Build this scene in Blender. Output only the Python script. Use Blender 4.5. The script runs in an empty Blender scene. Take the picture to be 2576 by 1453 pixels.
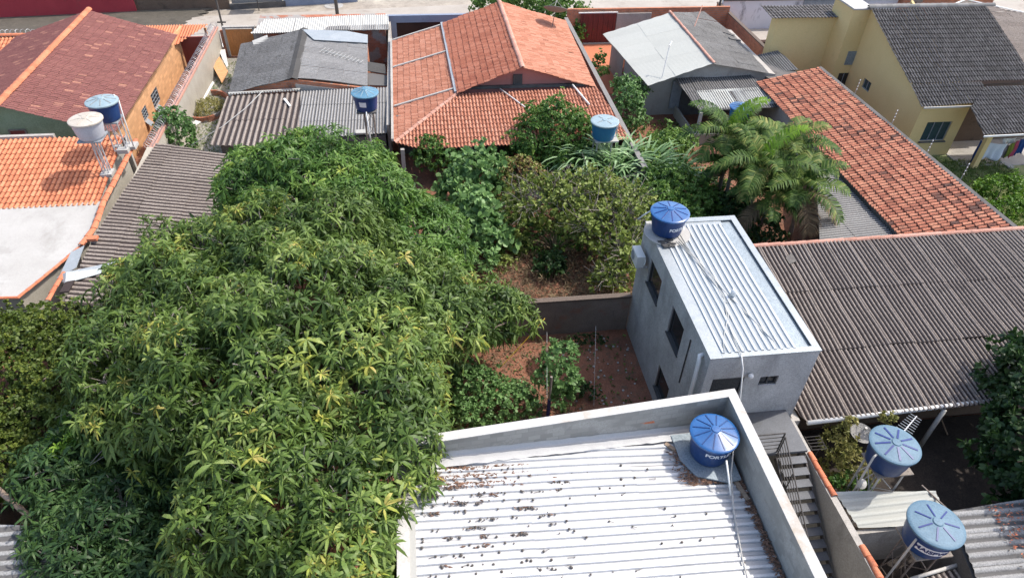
import bpy, bmesh, math, random
import numpy as np
from mathutils import Vector, Matrix

# ---------------------------------------------------------------- camera, sky, sun, exposure
SC = bpy.context.scene
COL = SC.collection
F = 1730.0; CX, CY = 1288.0, 726.5; CAMH = 22.0          # focal length and centre in a 2576 px wide picture
_dn = np.array([-73, 2014, F]); _dn /= np.linalg.norm(_dn)
_fw = np.array([-293, -1458, F]); _fw -= _dn * (_fw @ _dn); _fw /= np.linalg.norm(_fw)
_Z = -_dn; _Y = _fw; _X = np.cross(_Y, _Z)
CM = np.array([_X, _Y, _Z])
cam_d = bpy.data.cameras.new("camera"); cam = bpy.data.objects.new("camera", cam_d); COL.objects.link(cam)
cam_d.sensor_width = 36.0; cam_d.lens = 36.0 * F / 2576.0; cam_d.clip_end = 1500.0; cam_d.clip_start = 0.1
r_, d_, f_ = CM[:, 0], CM[:, 1], CM[:, 2]
cam.matrix_world = Matrix(((r_[0], -d_[0], -f_[0], 0), (r_[1], -d_[1], -f_[1], 0), (r_[2], -d_[2], -f_[2], CAMH), (0, 0, 0, 1)))
SC.camera = cam

SUN = Vector((0.7, 0.2, 1.0)).normalized()
world = bpy.data.worlds.new("World"); SC.world = world; world.use_nodes = True
wn = world.node_tree.nodes; wl = world.node_tree.links; wn.clear()
sky = wn.new('ShaderNodeTexSky'); sky.sky_type = 'NISHITA'; sky.sun_disc = False
sky.sun_elevation = math.asin(SUN.z); sky.sun_rotation = math.atan2(SUN.x, SUN.y)
sky.dust_density = 5.0; sky.air_density = 1.0; sky.ozone_density = 0.6; sky.altitude = 800
bg = wn.new('ShaderNodeBackground'); bg.inputs['Strength'].default_value = 0.15
wo = wn.new('ShaderNodeOutputWorld')
wl.new(sky.outputs[0], bg.inputs[0]); wl.new(bg.outputs[0], wo.inputs[0])
sun_d = bpy.data.lights.new("sun", 'SUN'); sun_d.energy = 2.0; sun_d.angle = math.radians(0.6); sun_d.color = (1.0, 0.955, 0.89)
sun = bpy.data.objects.new("sun", sun_d); COL.objects.link(sun)
sun.rotation_euler = SUN.to_track_quat('Z', 'Y').to_euler()
SC.view_settings.view_transform = 'Standard'; SC.view_settings.look = 'None'
SC.view_settings.exposure = 1.18; SC.view_settings.gamma = 1.0; SC.view_settings.use_curve_mapping = False
SC.render.engine = 'CYCLES'
SC.cycles.max_bounces = 6; SC.cycles.diffuse_bounces = 3; SC.cycles.glossy_bounces = 2
SC.cycles.transmission_bounces = 3; SC.cycles.transparent_max_bounces = 4

def _ray(u, v):
    return CM @ np.array([u - CX, v - CY, F])
def at(u, v, z=0.0):
    r = _ray(u, v); t = (z - CAMH) / r[2]
    return Vector((r[0] * t, r[1] * t, z))
def aty(u, v, y):
    r = _ray(u, v); t = y / r[1]
    return Vector((r[0] * t, y, CAMH + r[2] * t))
def atx(u, v, x):
    r = _ray(u, v); t = x / r[0]
    return Vector((x, r[1] * t, CAMH + r[2] * t))
def atp(u, v, pl):
    """where the line of sight meets the plane z = a + b x + c y"""
    r = _ray(u, v); a, b, c = pl
    t = (a - CAMH) / (r[2] - b * r[0] - c * r[1])
    return Vector((r[0] * t, r[1] * t, CAMH + r[2] * t))

# ---------------------------------------------------------------- materials
MATS = {}
def ramp(nt, cols, pos=None, interp='LINEAR'):
    r = nt.nodes.new('ShaderNodeValToRGB'); e = r.color_ramp.elements; r.color_ramp.interpolation = interp
    n = len(cols)
    while len(e) < n: e.new(0.5)
    for i, c in enumerate(cols):
        e[i].position = pos[i] if pos else i / max(1, n - 1)
        e[i].color = (c[0], c[1], c[2], 1)
    return r
def mat(name, cols, scale=1.5, rough=0.85, metal=0.0, bump=0.0, bscale=25, attr=None, stain=None, fine=0.12, spec=0.3,
        stretch=(1, 1, 1), bricks=None, pos=None, transl=0.0, jitter=0.0, coat=0.0, stain2=None, valley=None):
    """procedural surface: noise-driven colour ramp, optional per-piece tint, stains, brick courses, bump"""
    m = bpy.data.materials.new(name); m.use_nodes = True; nt = m.node_tree; N = nt.nodes; L = nt.links
    b = N['Principled BSDF']; b.inputs['Roughness'].default_value = rough; b.inputs['Metallic'].default_value = metal
    b.inputs['Specular IOR Level'].default_value = spec
    if coat: b.inputs['Coat Weight'].default_value = coat
    geo = N.new('ShaderNodeNewGeometry')
    mp = N.new('ShaderNodeMapping'); L.new(geo.outputs['Position'], mp.inputs[0]); mp.inputs['Scale'].default_value = stretch
    nz = N.new('ShaderNodeTexNoise'); nz.inputs['Scale'].default_value = scale; nz.inputs['Detail'].default_value = 6
    nz.inputs['Roughness'].default_value = 0.65; L.new(mp.outputs[0], nz.inputs['Vector'])
    fac = nz.outputs['Fac']
    if attr:
        at_ = N.new('ShaderNodeAttribute'); at_.attribute_name = 'tint'
        mx = N.new('ShaderNodeMath'); mx.operation = 'MULTIPLY_ADD'; L.new(nz.outputs['Fac'], mx.inputs[0]); mx.inputs[1].default_value = attr
        sb = N.new('ShaderNodeMath'); sb.operation = 'MULTIPLY_ADD'; L.new(at_.outputs['Fac'], sb.inputs[0]); sb.inputs[1].default_value = 1.0; sb.inputs[2].default_value = -attr * 0.5
        L.new(sb.outputs[0], mx.inputs[2]); fac = mx.outputs[0]
        if pos is None: pos = [i / max(1, len(cols) - 1) for i in range(len(cols))]
    elif pos is None:
        n = len(cols); pos = [0.5] if n == 1 else [0.3 + 0.4 * i / (n - 1) for i in range(n)]
    rp = ramp(nt, cols, pos); L.new(fac, rp.inputs[0]); col = rp.outputs[0]
    # fine grain
    fn = N.new('ShaderNodeTexNoise'); fn.inputs['Scale'].default_value = 22; fn.inputs['Detail'].default_value = 5; L.new(mp.outputs[0], fn.inputs['Vector'])
    mr = N.new('ShaderNodeMapRange'); mr.inputs['From Min'].default_value = 0.25; mr.inputs['From Max'].default_value = 0.75
    mr.inputs['To Min'].default_value = 1 - fine * 1.6; mr.inputs['To Max'].default_value = 1 + fine; L.new(fn.outputs['Fac'], mr.inputs[0])
    mul = N.new('ShaderNodeMix'); mul.data_type = 'RGBA'; mul.blend_type = 'MULTIPLY'; mul.inputs[0].default_value = 1
    L.new(col, mul.inputs[6]); L.new(mr.outputs[0], mul.inputs[7]); col = mul.outputs[2]
    if bricks:      # (colour brick, colour mortar, width, height, amount, axis)
        tb = N.new('ShaderNodeTexBrick'); tb.inputs['Color1'].default_value = (*bricks[0], 1); c2 = tuple(x * 0.72 for x in bricks[0])
        tb.inputs['Color2'].default_value = (*c2, 1); tb.inputs['Mortar'].default_value = (*bricks[1], 1)
        tb.inputs['Scale'].default_value = 1; tb.inputs['Brick Width'].default_value = bricks[2]; tb.inputs['Row Height'].default_value = bricks[3]
        tb.inputs['Mortar Size'].default_value = 0.012
        sp = N.new('ShaderNodeSeparateXYZ'); L.new(geo.outputs['Position'], sp.inputs[0]); cb = N.new('ShaderNodeCombineXYZ')
        ad = N.new('ShaderNodeMath'); ad.operation = 'ADD'; L.new(sp.outputs[0], ad.inputs[0]); L.new(sp.outputs[1], ad.inputs[1])
        L.new(ad.outputs[0], cb.inputs[0]); L.new(sp.outputs[2], cb.inputs[1]); L.new(cb.outputs[0], tb.inputs['Vector'])
        bn = N.new('ShaderNodeTexNoise'); bn.inputs['Scale'].default_value = 0.9; bn.inputs['Detail'].default_value = 5; L.new(geo.outputs['Position'], bn.inputs['Vector'])
        br = ramp(nt, [(0, 0, 0), (1, 1, 1)], [1 - bricks[4] - .03, 1 - bricks[4] + .03]); L.new(bn.outputs['Fac'], br.inputs[0])
        mb = N.new('ShaderNodeMix'); mb.data_type = 'RGBA'; L.new(br.outputs[0], mb.inputs[0]); L.new(col, mb.inputs[6]); L.new(tb.outputs[0], mb.inputs[7]); col = mb.outputs[2]
    for st in (stain, stain2):
        if not st: continue                         # (colour, scale, threshold 0..1, strength, (stretch))
        s2 = N.new('ShaderNodeTexNoise'); s2.inputs['Scale'].default_value = st[1]; s2.inputs['Detail'].default_value = 8; s2.inputs['Roughness'].default_value = 0.7
        m2 = N.new('ShaderNodeMapping'); L.new(geo.outputs['Position'], m2.inputs[0]); m2.inputs['Location'].default_value = (7.3, 3.1, 1.7)
        if len(st) > 4: m2.inputs['Scale'].default_value = st[4]
        L.new(m2.outputs[0], s2.inputs['Vector'])
        sr = ramp(nt, [(0, 0, 0), (st[3],) * 3], [st[2], min(1, st[2] + 0.14)]); L.new(s2.outputs['Fac'], sr.inputs[0])
        ms = N.new('ShaderNodeMix'); ms.data_type = 'RGBA'; L.new(sr.outputs[0], ms.inputs[0]); L.new(col, ms.inputs[6]); ms.inputs[7].default_value = (*st[0], 1); col = ms.outputs[2]
    if valley:                                     # dirt settled in the channels: (colour, strength, lo, hi)
        va = N.new('ShaderNodeAttribute'); va.attribute_name = 'relief'
        vn = N.new('ShaderNodeMath'); vn.operation = 'MULTIPLY_ADD'; L.new(fn.outputs['Fac'], vn.inputs[0]); vn.inputs[1].default_value = .5; L.new(va.outputs['Fac'], vn.inputs[2])
        vr = ramp(nt, [(valley[1],) * 3, (0, 0, 0)], [valley[2] + .25, valley[3] + .25]); L.new(vn.outputs[0], vr.inputs[0])
        vm = N.new('ShaderNodeMix'); vm.data_type = 'RGBA'; L.new(vr.outputs[0], vm.inputs[0]); L.new(col, vm.inputs[6]); vm.inputs[7].default_value = (*valley[0], 1); col = vm.outputs[2]
    L.new(col, b.inputs['Base Color'])
    if bump:
        bz = N.new('ShaderNodeTexNoise'); bz.inputs['Scale'].default_value = bscale; bz.inputs['Detail'].default_value = 6; L.new(mp.outputs[0], bz.inputs['Vector'])
        bp = N.new('ShaderNodeBump'); bp.inputs['Strength'].default_value = bump; bp.inputs['Distance'].default_value = 0.03
        L.new(bz.outputs['Fac'], bp.inputs['Height']); L.new(bp.outputs[0], b.inputs['Normal'])
    if transl:
        tr = N.new('ShaderNodeBsdfTranslucent'); L.new(col, tr.inputs[0]); ms = N.new('ShaderNodeMixShader'); ms.inputs[0].default_value = transl
        out = N['Material Output']; L.new(b.outputs[0], ms.inputs[1]); L.new(tr.outputs[0], ms.inputs[2]); L.new(ms.outputs[0], out.inputs[0])
    MATS[name] = m; return m

T = lambda *a: tuple(a)
mat('red_earth', [T(.17, .068, .038), T(.26, .115, .068), T(.15, .075, .05)], .6, bump=.6, bscale=9, stain=((.11, .085, .055), 2.6, .52, .8), stain2=((.40, .26, .18), 7, .6, .7), fine=.3)
mat('leaf_litter', [T(.16, .07, .045), T(.22, .15, .10), T(.12, .09, .05)], 3, bump=.8, bscale=14, stain=((.36, .27, .19), 9, .55, .7), fine=.4)
mat('dry_yard', [T(.26, .24, .2), T(.34, .32, .27)], .8, bump=.4, stain=((.12, .13, .06), 1.7, .55, .7), fine=.3)
mat('asphalt_old', [T(.26, .225, .18), T(.34, .295, .24), T(.2, .17, .135)], .55, bump=.2, stain=((.44, .39, .31), .45, .5, .9), stain2=((.15, .125, .1), .8, .57, .8), fine=.18)
mat('sidewalk_concrete', [T(.33, .295, .25), T(.4, .36, .31)], .5, bump=.15, stain=((.24, .2, .165), .9, .54, .7), fine=.15)
mat('tile_redbrown', [T(.19, .075, .065), T(.25, .10, .085), T(.30, .13, .105), T(.46, .22, .15)], .8, attr=.3, rough=.8, pos=[0, .45, .86, 1], fine=.25, valley=((.06, .025, .022), .9, .1, .5))
mat('tile_bright', [T(.44, .155, .075), T(.52, .195, .095), T(.58, .24, .125)], 1.2, attr=.5, rough=.75, fine=.18, stain=((.35, .09, .04), 1.4, .6, .5), valley=((.24, .05, .02), .8, .05, .3))
mat('tile_mid', [T(.33, .11, .065), T(.42, .155, .09), T(.49, .20, .125)], .5, attr=.6, rough=.85, fine=.2, stain=((.2, .08, .055), 1.9, .57, .7), valley=((.13, .04, .028), .85, .1, .35))
mat('tile_salmon', [T(.39, .16, .095), T(.48, .21, .13), T(.54, .26, .17)], .6, attr=.6, rough=.85, fine=.16, stain=((.29, .12, .08), 2.6, .59, .6), valley=((.17, .06, .035), .9, .1, .42))
mat('tile_weathered', [T(.13, .07, .055), T(.35, .13, .08), T(.50, .19, .115), T(.6, .27, .165)], .9, attr=.9, rough=.9, pos=[.05, .3, .6, 1], fine=.3, stain=((.09, .06, .05), 1.3, .57, .7), stain2=((.08, .055, .045), 5.0, .6, .6), valley=((.05, .02, .015), .9, .2, .5))
mat('tile_charcoal', [T(.125, .113, .10), T(.165, .15, .137), T(.21, .193, .176)], .6, attr=.5, rough=.8, fine=.25, stain=((.08, .078, .066), 1.0, .6, .5), valley=((.022, .018, .016), 1.0, .3, .7))
mat('fibre_brown', [T(.21, .172, .145), T(.28, .236, .2), T(.35, .302, .26)], .5, attr=.7, rough=.9, bump=.3, bscale=40, fine=.35, stain=((.13, .112, .098), 1.5, .55, .6), stain2=((.42, .4, .36), 7, .66, .6), valley=((.04, .03, .028), 1.0, .3, .85))
mat('fibre_grey', [T(.14, .135, .127), T(.19, .185, .176), T(.25, .245, .235)], .5, attr=.7, rough=.9, bump=.3, bscale=40, fine=.35, stain=((.085, .08, .073), 1.1, .53, .75, (3, .8, 1)), stain2=((.36, .355, .34), 5, .64, .6), valley=((.05, .047, .043), .9, .2, .8))
mat('fibre_light', [T(.23, .225, .215), T(.29, .284, .272), T(.35, .345, .33)], .6, attr=.6, rough=.9, bump=.2, bscale=40, fine=.25, stain=((.15, .145, .135), 2, .58, .5), valley=((.09, .085, .08), .9, .2, .8))
mat('fibre_white', [T(.40, .405, .365), T(.45, .455, .41), T(.49, .495, .45)], .4, attr=.5, rough=.75, fine=.08, valley=((.3, .3, .27), .5, .1, .6))
mat('white_sheet', [T(.43, .425, .39), T(.52, .515, .475)], .6, attr=.5, rough=.7, fine=.08, stain=((.3, .285, .25), 1.2, .58, .5), valley=((.3, .29, .26), .6, .1, .6))
mat('roof_metal', [T(.50, .50, .495), T(.58, .58, .575)], .9, metal=.12, rough=.5, fine=.08, attr=.4, stain=((.32, .3, .27), 1.3, .54, .6, (.4, 4, 1)), stain2=((.26, .23, .19), 5, .62, .6, (.5, 3, 1)), valley=((.38, .375, .365), .7, .0, .5))
mat('roof_galv', [T(.48, .505, .51), T(.56, .585, .59)], .9, metal=.25, rough=.42, fine=.06, attr=.4, stain=((.4, .44, .455), 1.1, .53, .6, (3, .5, 1)), valley=((.2, .23, .25), .8, .0, .6))
mat('flashing', [T(.32, .345, .35), T(.38, .405, .41)], 1.1, metal=.3, rough=.45, fine=.15, stain=((.24, .28, .3), 3, .53, .6))
mat('flashing_matt', [T(.24, .285, .31), T(.32, .365, .39)], 2.0, metal=.3, rough=.5, fine=.25)
mat('coping_white', [T(.44, .425, .395), T(.52, .505, .475)], .8, rough=.85, stain=((.34, .285, .22), .55, .53, .8), stain2=((.24, .215, .18), 4, .63, .6), fine=.12)
mat('render_bare', [T(.35, .34, .322), T(.43, .42, .4), T(.50, .49, .468)], .9, bump=.3, rough=.95, stain=((.25, .245, .235), .8, .5, .75, (1, 1, .35)), stain2=((.56, .55, .53), 1.6, .57, .5, (1, 1, .6)), fine=.2)
mat('block_wall', [T(.32, .305, .275), T(.40, .385, .35)], .8, rough=.9, bump=.25, bricks=((.36, .345, .31), (.28, .27, .245), .4, .2, .55), stain=((.25, .235, .205), .9, .55, .7), fine=.14)
mat('wall_grime', [T(.15, .115, .09), T(.22, .175, .14), T(.29, .24, .2)], .5, bump=.3, stain=((.08, .065, .055), .9, .54, .75, (1, 1, .4)), stain2=((.24, .09, .05), .8, .56, .7), fine=.2)
mat('wall_beige', [T(.33, .30, .25), T(.42, .385, .32)], .7, bump=.2, stain=((.22, .2, .165), 1.0, .55, .6, (1, 1, .4)), fine=.12)
mat('wall_grey', [T(.33, .305, .27), T(.41, .385, .345)], .7, bump=.2, stain=((.2, .185, .16), 1.0, .53, .6, (1, 1, .5)), fine=.15)
mat('wall_dark', [T(.10, .095, .088), T(.16, .15, .14)], .7, bump=.2, stain=((.055, .05, .045), 1.3, .5, .6), fine=.2)
mat('wall_yellow', [T(.70, .52, .235), T(.76, .575, .275)], .35, rough=.9, stain=((.54, .40, .18), .8, .6, .45), fine=.06)
mat('wall_orange', [T(.56, .30, .145), T(.64, .36, .18)], .7, rough=.85, bump=.1, stain=((.5, .23, .085), 1.6, .58, .5), fine=.1, bricks=((.63, .35, .175), (.5, .26, .12), .45, .22, .75))
mat('wall_green', [T(.27, .32, .19), T(.34, .39, .25)], 2.2, bump=.2, stain=((.42, .4, .28), 5, .58, .6), fine=.2)
mat('wall_pink', [T(.50, .2, .17), T(.56, .24, .2)], .6, fine=.08)
mat('wall_maroon', [T(.17, .045, .035), T(.22, .06, .05)], .9, fine=.12)
mat('wall_red', [T(.32, .035, .045), T(.4, .05, .06)], .5, fine=.1, stain=((.16, .06, .05), 1.2, .6, .7))
mat('wall_brown', [T(.12, .08, .055), T(.17, .12, .085)], .5, fine=.2, stain=((.05, .04, .03), 1.2, .55, .7))
mat('wall_bluegrey', [T(.19, .225, .3), T(.25, .29, .36)], .6, fine=.1, stain=((.12, .12, .13), 1.1, .58, .6))
mat('wall_white', [T(.58, .6, .63), T(.66, .68, .7)], .5, fine=.08, stain=((.12, .12, .13), .8, .56, .9, (1, 1, .5)))
mat('brick_raw', [T(.42, .16, .09), T(.5, .2, .12)], 2, bump=.3, bricks=((.52, .2, .105), (.28, .22, .18), .32, .17, .95), stain=((.12, .08, .065), 1.3, .57, .7), fine=.2)
mat('brick_patch', [T(.27, .25, .23), T(.33, .31, .28)], 1, bump=.3, bricks=((.42, .15, .08), (.25, .18, .15), .25, .12, .52), stain=((.08, .06, .05), 1.5, .58, .7), fine=.2)
mat('slab_white', [T(.36, .345, .315), T(.43, .415, .385)], .5, rough=.9, stain=((.25, .235, .21), .6, .5, .6, (1, .5, 1)), stain2=((.48, .47, .44), 1.2, .55, .5, (.4, 1.5, 1)), fine=.08)
mat('road_shade', [T(.065, .058, .045), T(.10, .088, .07), T(.08, .072, .055)], .7, bump=.3, stain=((.15, .13, .10), 1.2, .56, .7), fine=.25)  # dark tone of the tree shadow painted on the street
mat('shaded_soil', [T(.028, .022, .018), T(.05, .038, .03)], 2, bump=.4, stain=((.08, .06, .045), 3, .58, .6), fine=.3)
mat('lawn', [T(.14, .19, .05), T(.22, .26, .10), T(.3, .28, .16)], 1.5, bump=.5, stain=((.24, .19, .12), 2, .57, .6), fine=.35)
mat('clay_cap', [T(.48, .15, .075), T(.58, .21, .11)], 2, attr=.4, fine=.2, stain=((.22, .12, .08), 2.6, .57, .6))
mat('clay_cap_pink', [T(.42, .21, .15), T(.52, .29, .22)], 2, attr=.4, fine=.2, stain=((.2, .12, .09), 2.2, .55, .6))
mat('cap_dark', [T(.10, .075, .06), T(.17, .13, .1)], 2, attr=.4, fine=.3)
mat('cap_grey', [T(.17, .165, .155), T(.25, .24, .225)], 2, attr=.4, fine=.2)
mat('pvc_white', [T(.68, .67, .63), T(.75, .74, .7)], 1, rough=.45, fine=.05, stain=((.5, .46, .38), 2, .6, .5))
mat('pvc_old', [T(.42, .40, .36), T(.52, .5, .46)], 1.5, rough=.6, fine=.1)
mat('dark_glass', [T(.012, .014, .016), T(.03, .033, .036)], 2, rough=.12, spec=.5, fine=.02)
mat('teal_glass', [T(.03, .055, .06), T(.05, .085, .09)], 2, rough=.12, spec=.5, fine=.02)
mat('dark_void', [T(.012, .011, .01), T(.022, .02, .018)], 2, rough=.95, fine=.02)
mat('frame_dark', [T(.05, .05, .05), T(.08, .08, .08)], 4, rough=.5)
mat('frame_grey', [T(.22, .24, .26), T(.3, .32, .34)], 4, rough=.5)
mat('gate_orange', [T(.5, .2, .06), T(.6, .26, .09)], 1.2, rough=.6, stain=((.25, .09, .03), 2, .6, .7, (3, 3, .5)), fine=.12)
mat('gate_red', [T(.11, .03, .028), T(.19, .035, .03)], 1.5, rough=.5, stain=((.05, .025, .02), 2.4, .52, .8, (6, 6, .6)), fine=.15)
mat('gate_dark', [T(.03, .018, .015), T(.055, .03, .025)], 1.5, rough=.5, fine=.2)
mat('steel_dark', [T(.06, .055, .052), T(.12, .11, .10)], 3, rough=.6, metal=.3, fine=.2)
mat('steel_rust', [T(.16, .13, .11), T(.26, .22, .19)], 3, rough=.7, metal=.3, fine=.25, stain=((.16, .07, .035), 5, .55, .7))
mat('steel_paint', [T(.42, .42, .42), T(.55, .55, .55)], 3, rough=.5, metal=.2, fine=.15)
mat('stair_plate', [T(.075, .078, .085), T(.115, .12, .128)], 1.5, rough=.5, fine=.15, stain=((.07, .068, .065), 2, .55, .6))
mat('wood_old', [T(.24, .17, .12), T(.34, .26, .19)], 3, rough=.85, stretch=(1, 1, 4), fine=.25)
mat('wood_orange', [T(.5, .25, .11), T(.6, .33, .15)], 3, rough=.7, stain=((.35, .3, .2), 2.5, .53, .8), fine=.2)
mat('plank_grey', [T(.2, .17, .14), T(.3, .26, .22)], 3, rough=.85, fine=.25)
mat('tank_blue', [T(.010, .038, .13), T(.014, .05, .165)], 1.5, rough=.4, spec=.4, fine=.12, stain=((.05, .085, .16), 3, .56, .7, (1, 1, .4)))
mat('tank_blue_lid', [T(.014, .082, .235), T(.02, .105, .285)], 1.5, rough=.25, spec=.55, fine=.12, coat=.25, stain=((.06, .14, .27), 3.5, .58, .6))
mat('tank_lid_faded', [T(.085, .155, .21), T(.115, .195, .255)], 2.2, rough=.55, fine=.14, stain=((.16, .24, .28), 2.2, .55, .6), stain2=((.25, .29, .3), 9, .64, .4))
mat('tank_lid_grey', [T(.22, .3, .33), T(.28, .36, .385)], 3, rough=.5, fine=.12, stain=((.4, .46, .46), 7, .6, .6))
mat('tank_lid_teal', [T(.08, .19, .27), T(.11, .23, .32)], 2.2, rough=.45, fine=.1, stain=((.3, .45, .5), 5, .6, .6))
mat('tank_teal', [T(.02, .12, .26), T(.03, .15, .3)], 2, rough=.35, fine=.08)
mat('tank_rib', [T(.012, .03, .15), T(.015, .035, .17)], 2, rough=.4)
mat('tank_cream', [T(.42, .375, .31), T(.5, .45, .385)], 1.5, rough=.6, fine=.1, stain=((.27, .225, .17), 1.6, .53, .6))
mat('tank_pale', [T(.38, .39, .43), T(.46, .47, .5)], 1.5, rough=.5, fine=.1, stain=((.3, .28, .25), 3, .58, .5))
mat('white_paint', [T(.72, .72, .72), T(.78, .78, .78)], 2, rough=.5, fine=.04)
mat('navy_paint', [T(.02, .03, .12), T(.03, .04, .15)], 2, rough=.5, fine=.04)
mat('bark', [T(.10, .075, .055), T(.18, .145, .115)], 4, rough=.9, bump=.5, fine=.3)
mat('bark_pale', [T(.22, .19, .16), T(.34, .3, .26)], 4, rough=.9, bump=.4, fine=.3)
mat('leaf_debris', [T(.10, .065, .045), T(.2, .11, .07), T(.26, .15, .10)], 3, attr=.4, rough=.9, fine=.3)
mat('pods', [T(.09, .08, .07), T(.15, .13, .115)], 3, rough=.85, fine=.2)
mat('cloth_white', [T(.55, .6, .68), T(.62, .67, .74)], 2, rough=.9, fine=.08)
mat('cloth_green', [T(.2, .23, .04), T(.25, .28, .06)], 2, rough=.9, fine=.1)
mat('cloth_pink', [T(.5, .09, .15), T(.58, .13, .2)], 2, rough=.9, fine=.1)
mat('cloth_blue', [T(.02, .06, .22), T(.03, .09, .28)], 2, rough=.9, fine=.1)
mat('cloth_mauve', [T(.3, .26, .27), T(.36, .31, .32)], 2, rough=.9, fine=.1)
mat('cable', [T(.4, .4, .38), T(.5, .5, .47)], 2, rough=.6)
mat('cable_yellow', [T(.55, .36, .02), T(.6, .42, .04)], 2, rough=.6)
mat('plastic_white', [T(.62, .61, .56), T(.7, .69, .65)], 2, rough=.5, fine=.05)
mat('dish_grey', [T(.2, .195, .18), T(.27, .26, .245)], 3, rough=.7, fine=.2)
mat('lamp_glass', [T(.6, .6, .58), T(.7, .7, .68)], 2, rough=.4)
def leafmat(name, cols, rough=.5, transl=.28, spec=.32, pos=None):
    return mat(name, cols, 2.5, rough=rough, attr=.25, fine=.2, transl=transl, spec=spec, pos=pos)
leafmat('mango_leaf', [T(.034, .065, .016), T(.08, .138, .026), T(.14, .215, .042), T(.22, .29, .075), T(.34, .38, .06), T(.44, .37, .10)], pos=[0, .3, .55, .78, .93, 1])
leafmat('mango_leaf_fresh', [T(.032, .075, .016), T(.075, .16, .026), T(.13, .235, .04), T(.21, .32, .06), T(.32, .4, .07)], pos=[0, .3, .6, .85, 1])
leafmat('mango_leaf_shaded', [T(.02, .05, .016), T(.045, .095, .026), T(.08, .15, .04), T(.13, .2, .055)])  # darker leaf colours: the huge tree's shade is painted into them
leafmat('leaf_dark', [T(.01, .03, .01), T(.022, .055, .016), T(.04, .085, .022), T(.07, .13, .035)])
leafmat('leaf_mid', [T(.035, .08, .017), T(.07, .15, .03), T(.12, .22, .045), T(.21, .33, .07)])
leafmat('leaf_lime', [T(.05, .12, .015), T(.1, .2, .02), T(.17, .3, .03), T(.25, .4, .05)])
leafmat('leaf_olive', [T(.035, .06, .014), T(.07, .11, .02), T(.125, .17, .028), T(.23, .26, .045)])
leafmat('leaf_blue', [T(.06, .115, .035), T(.11, .21, .06), T(.18, .31, .10), T(.28, .43, .17)])
leafmat('leaf_guava', [T(.07, .09, .025), T(.13, .17, .035), T(.21, .27, .055), T(.3, .33, .09), T(.26, .14, .07)], pos=[0, .3, .6, .9, 1])
leafmat('leaf_gold', [T(.07, .09, .02), T(.16, .17, .04), T(.28, .26, .08), T(.4, .36, .14)])
leafmat('leaf_cane', [T(.10, .19, .06), T(.16, .28, .10), T(.25, .39, .17), T(.4, .54, .3)])
leafmat('leaf_palm', [T(.03, .065, .014), T(.06, .12, .022), T(.12, .18, .035), T(.3, .3, .09)], rough=.6, spec=.2, transl=.2)
leafmat('leaf_palm_new', [T(.12, .22, .015), T(.18, .32, .02), T(.25, .4, .03)])
leafmat('leaf_dry', [T(.13, .09, .05), T(.22, .16, .09), T(.32, .24, .14)], rough=.8)
leafmat('grass_blades', [T(.09, .16, .03), T(.15, .23, .05), T(.24, .29, .10), T(.36, .34, .17)], rough=.8)

# ---------------------------------------------------------------- object helpers
BASE = {}
def thing(name, label, cat, loc=(0, 0, 0), group=None):
    """an Empty at the thing's base; its parts are parented to it"""
    o = bpy.data.objects.new(name, None); COL.objects.link(o); o.location = loc
    o['label'] = label; o['category'] = cat
    if group: o['group'] = group
    BASE[o.name] = Vector(loc); return o
def tag(o, label=None, cat=None, group=None, kind=None):
    if label: o['label'] = label
    if cat: o['category'] = cat
    if group: o['group'] = group
    if kind: o['kind'] = kind
    return o
def mesh_obj(name, V, Fc, m, parent=None, smooth=False, tint=None, relief=None):
    V = np.asarray(V, dtype=np.float64).reshape(-1, 3)
    off = Vector((0, 0, 0))
    if parent is not None: off = BASE[parent.name]
    else: off = Vector((float(V[:, 0].mean()), float(V[:, 1].mean()), float(V[:, 2].min())))
    V = V - np.array(off)
    me = bpy.data.meshes.new(name)
    if isinstance(Fc, tuple):                       # (flat vertex indices, loop totals)
        idx, tot = Fc
        me.vertices.add(len(V)); me.vertices.foreach_set('co', V.ravel())
        me.loops.add(len(idx)); me.loops.foreach_set('vertex_index', idx)
        me.polygons.add(len(tot)); st = np.concatenate(([0], np.cumsum(tot)[:-1])).astype(np.int32)
        me.polygons.foreach_set('loop_start', st); me.polygons.foreach_set('loop_total', tot.astype(np.int32))
        me.update(calc_edges=True)
    else:
        me.from_pydata([tuple(v) for v in V], [], Fc); me.update()
    if tint is not None:
        a = me.attributes.new('tint', 'FLOAT', 'FACE'); a.data.foreach_set('value', np.asarray(tint, dtype=np.float32))
    if relief is not None:
        a = me.attributes.new('relief', 'FLOAT', 'POINT'); a.data.foreach_set('value', np.asarray(relief, dtype=np.float32))
    if smooth: me.polygons.foreach_set('use_smooth', np.ones(len(me.polygons), dtype=bool))
    me.materials.append(MATS[m] if isinstance(m, str) else m)
    o = bpy.data.objects.new(name, me); COL.objects.link(o)
    if parent is not None:
        o.parent = parent
    else: o.location = off
    BASE[o.name] = off
    return o

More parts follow.
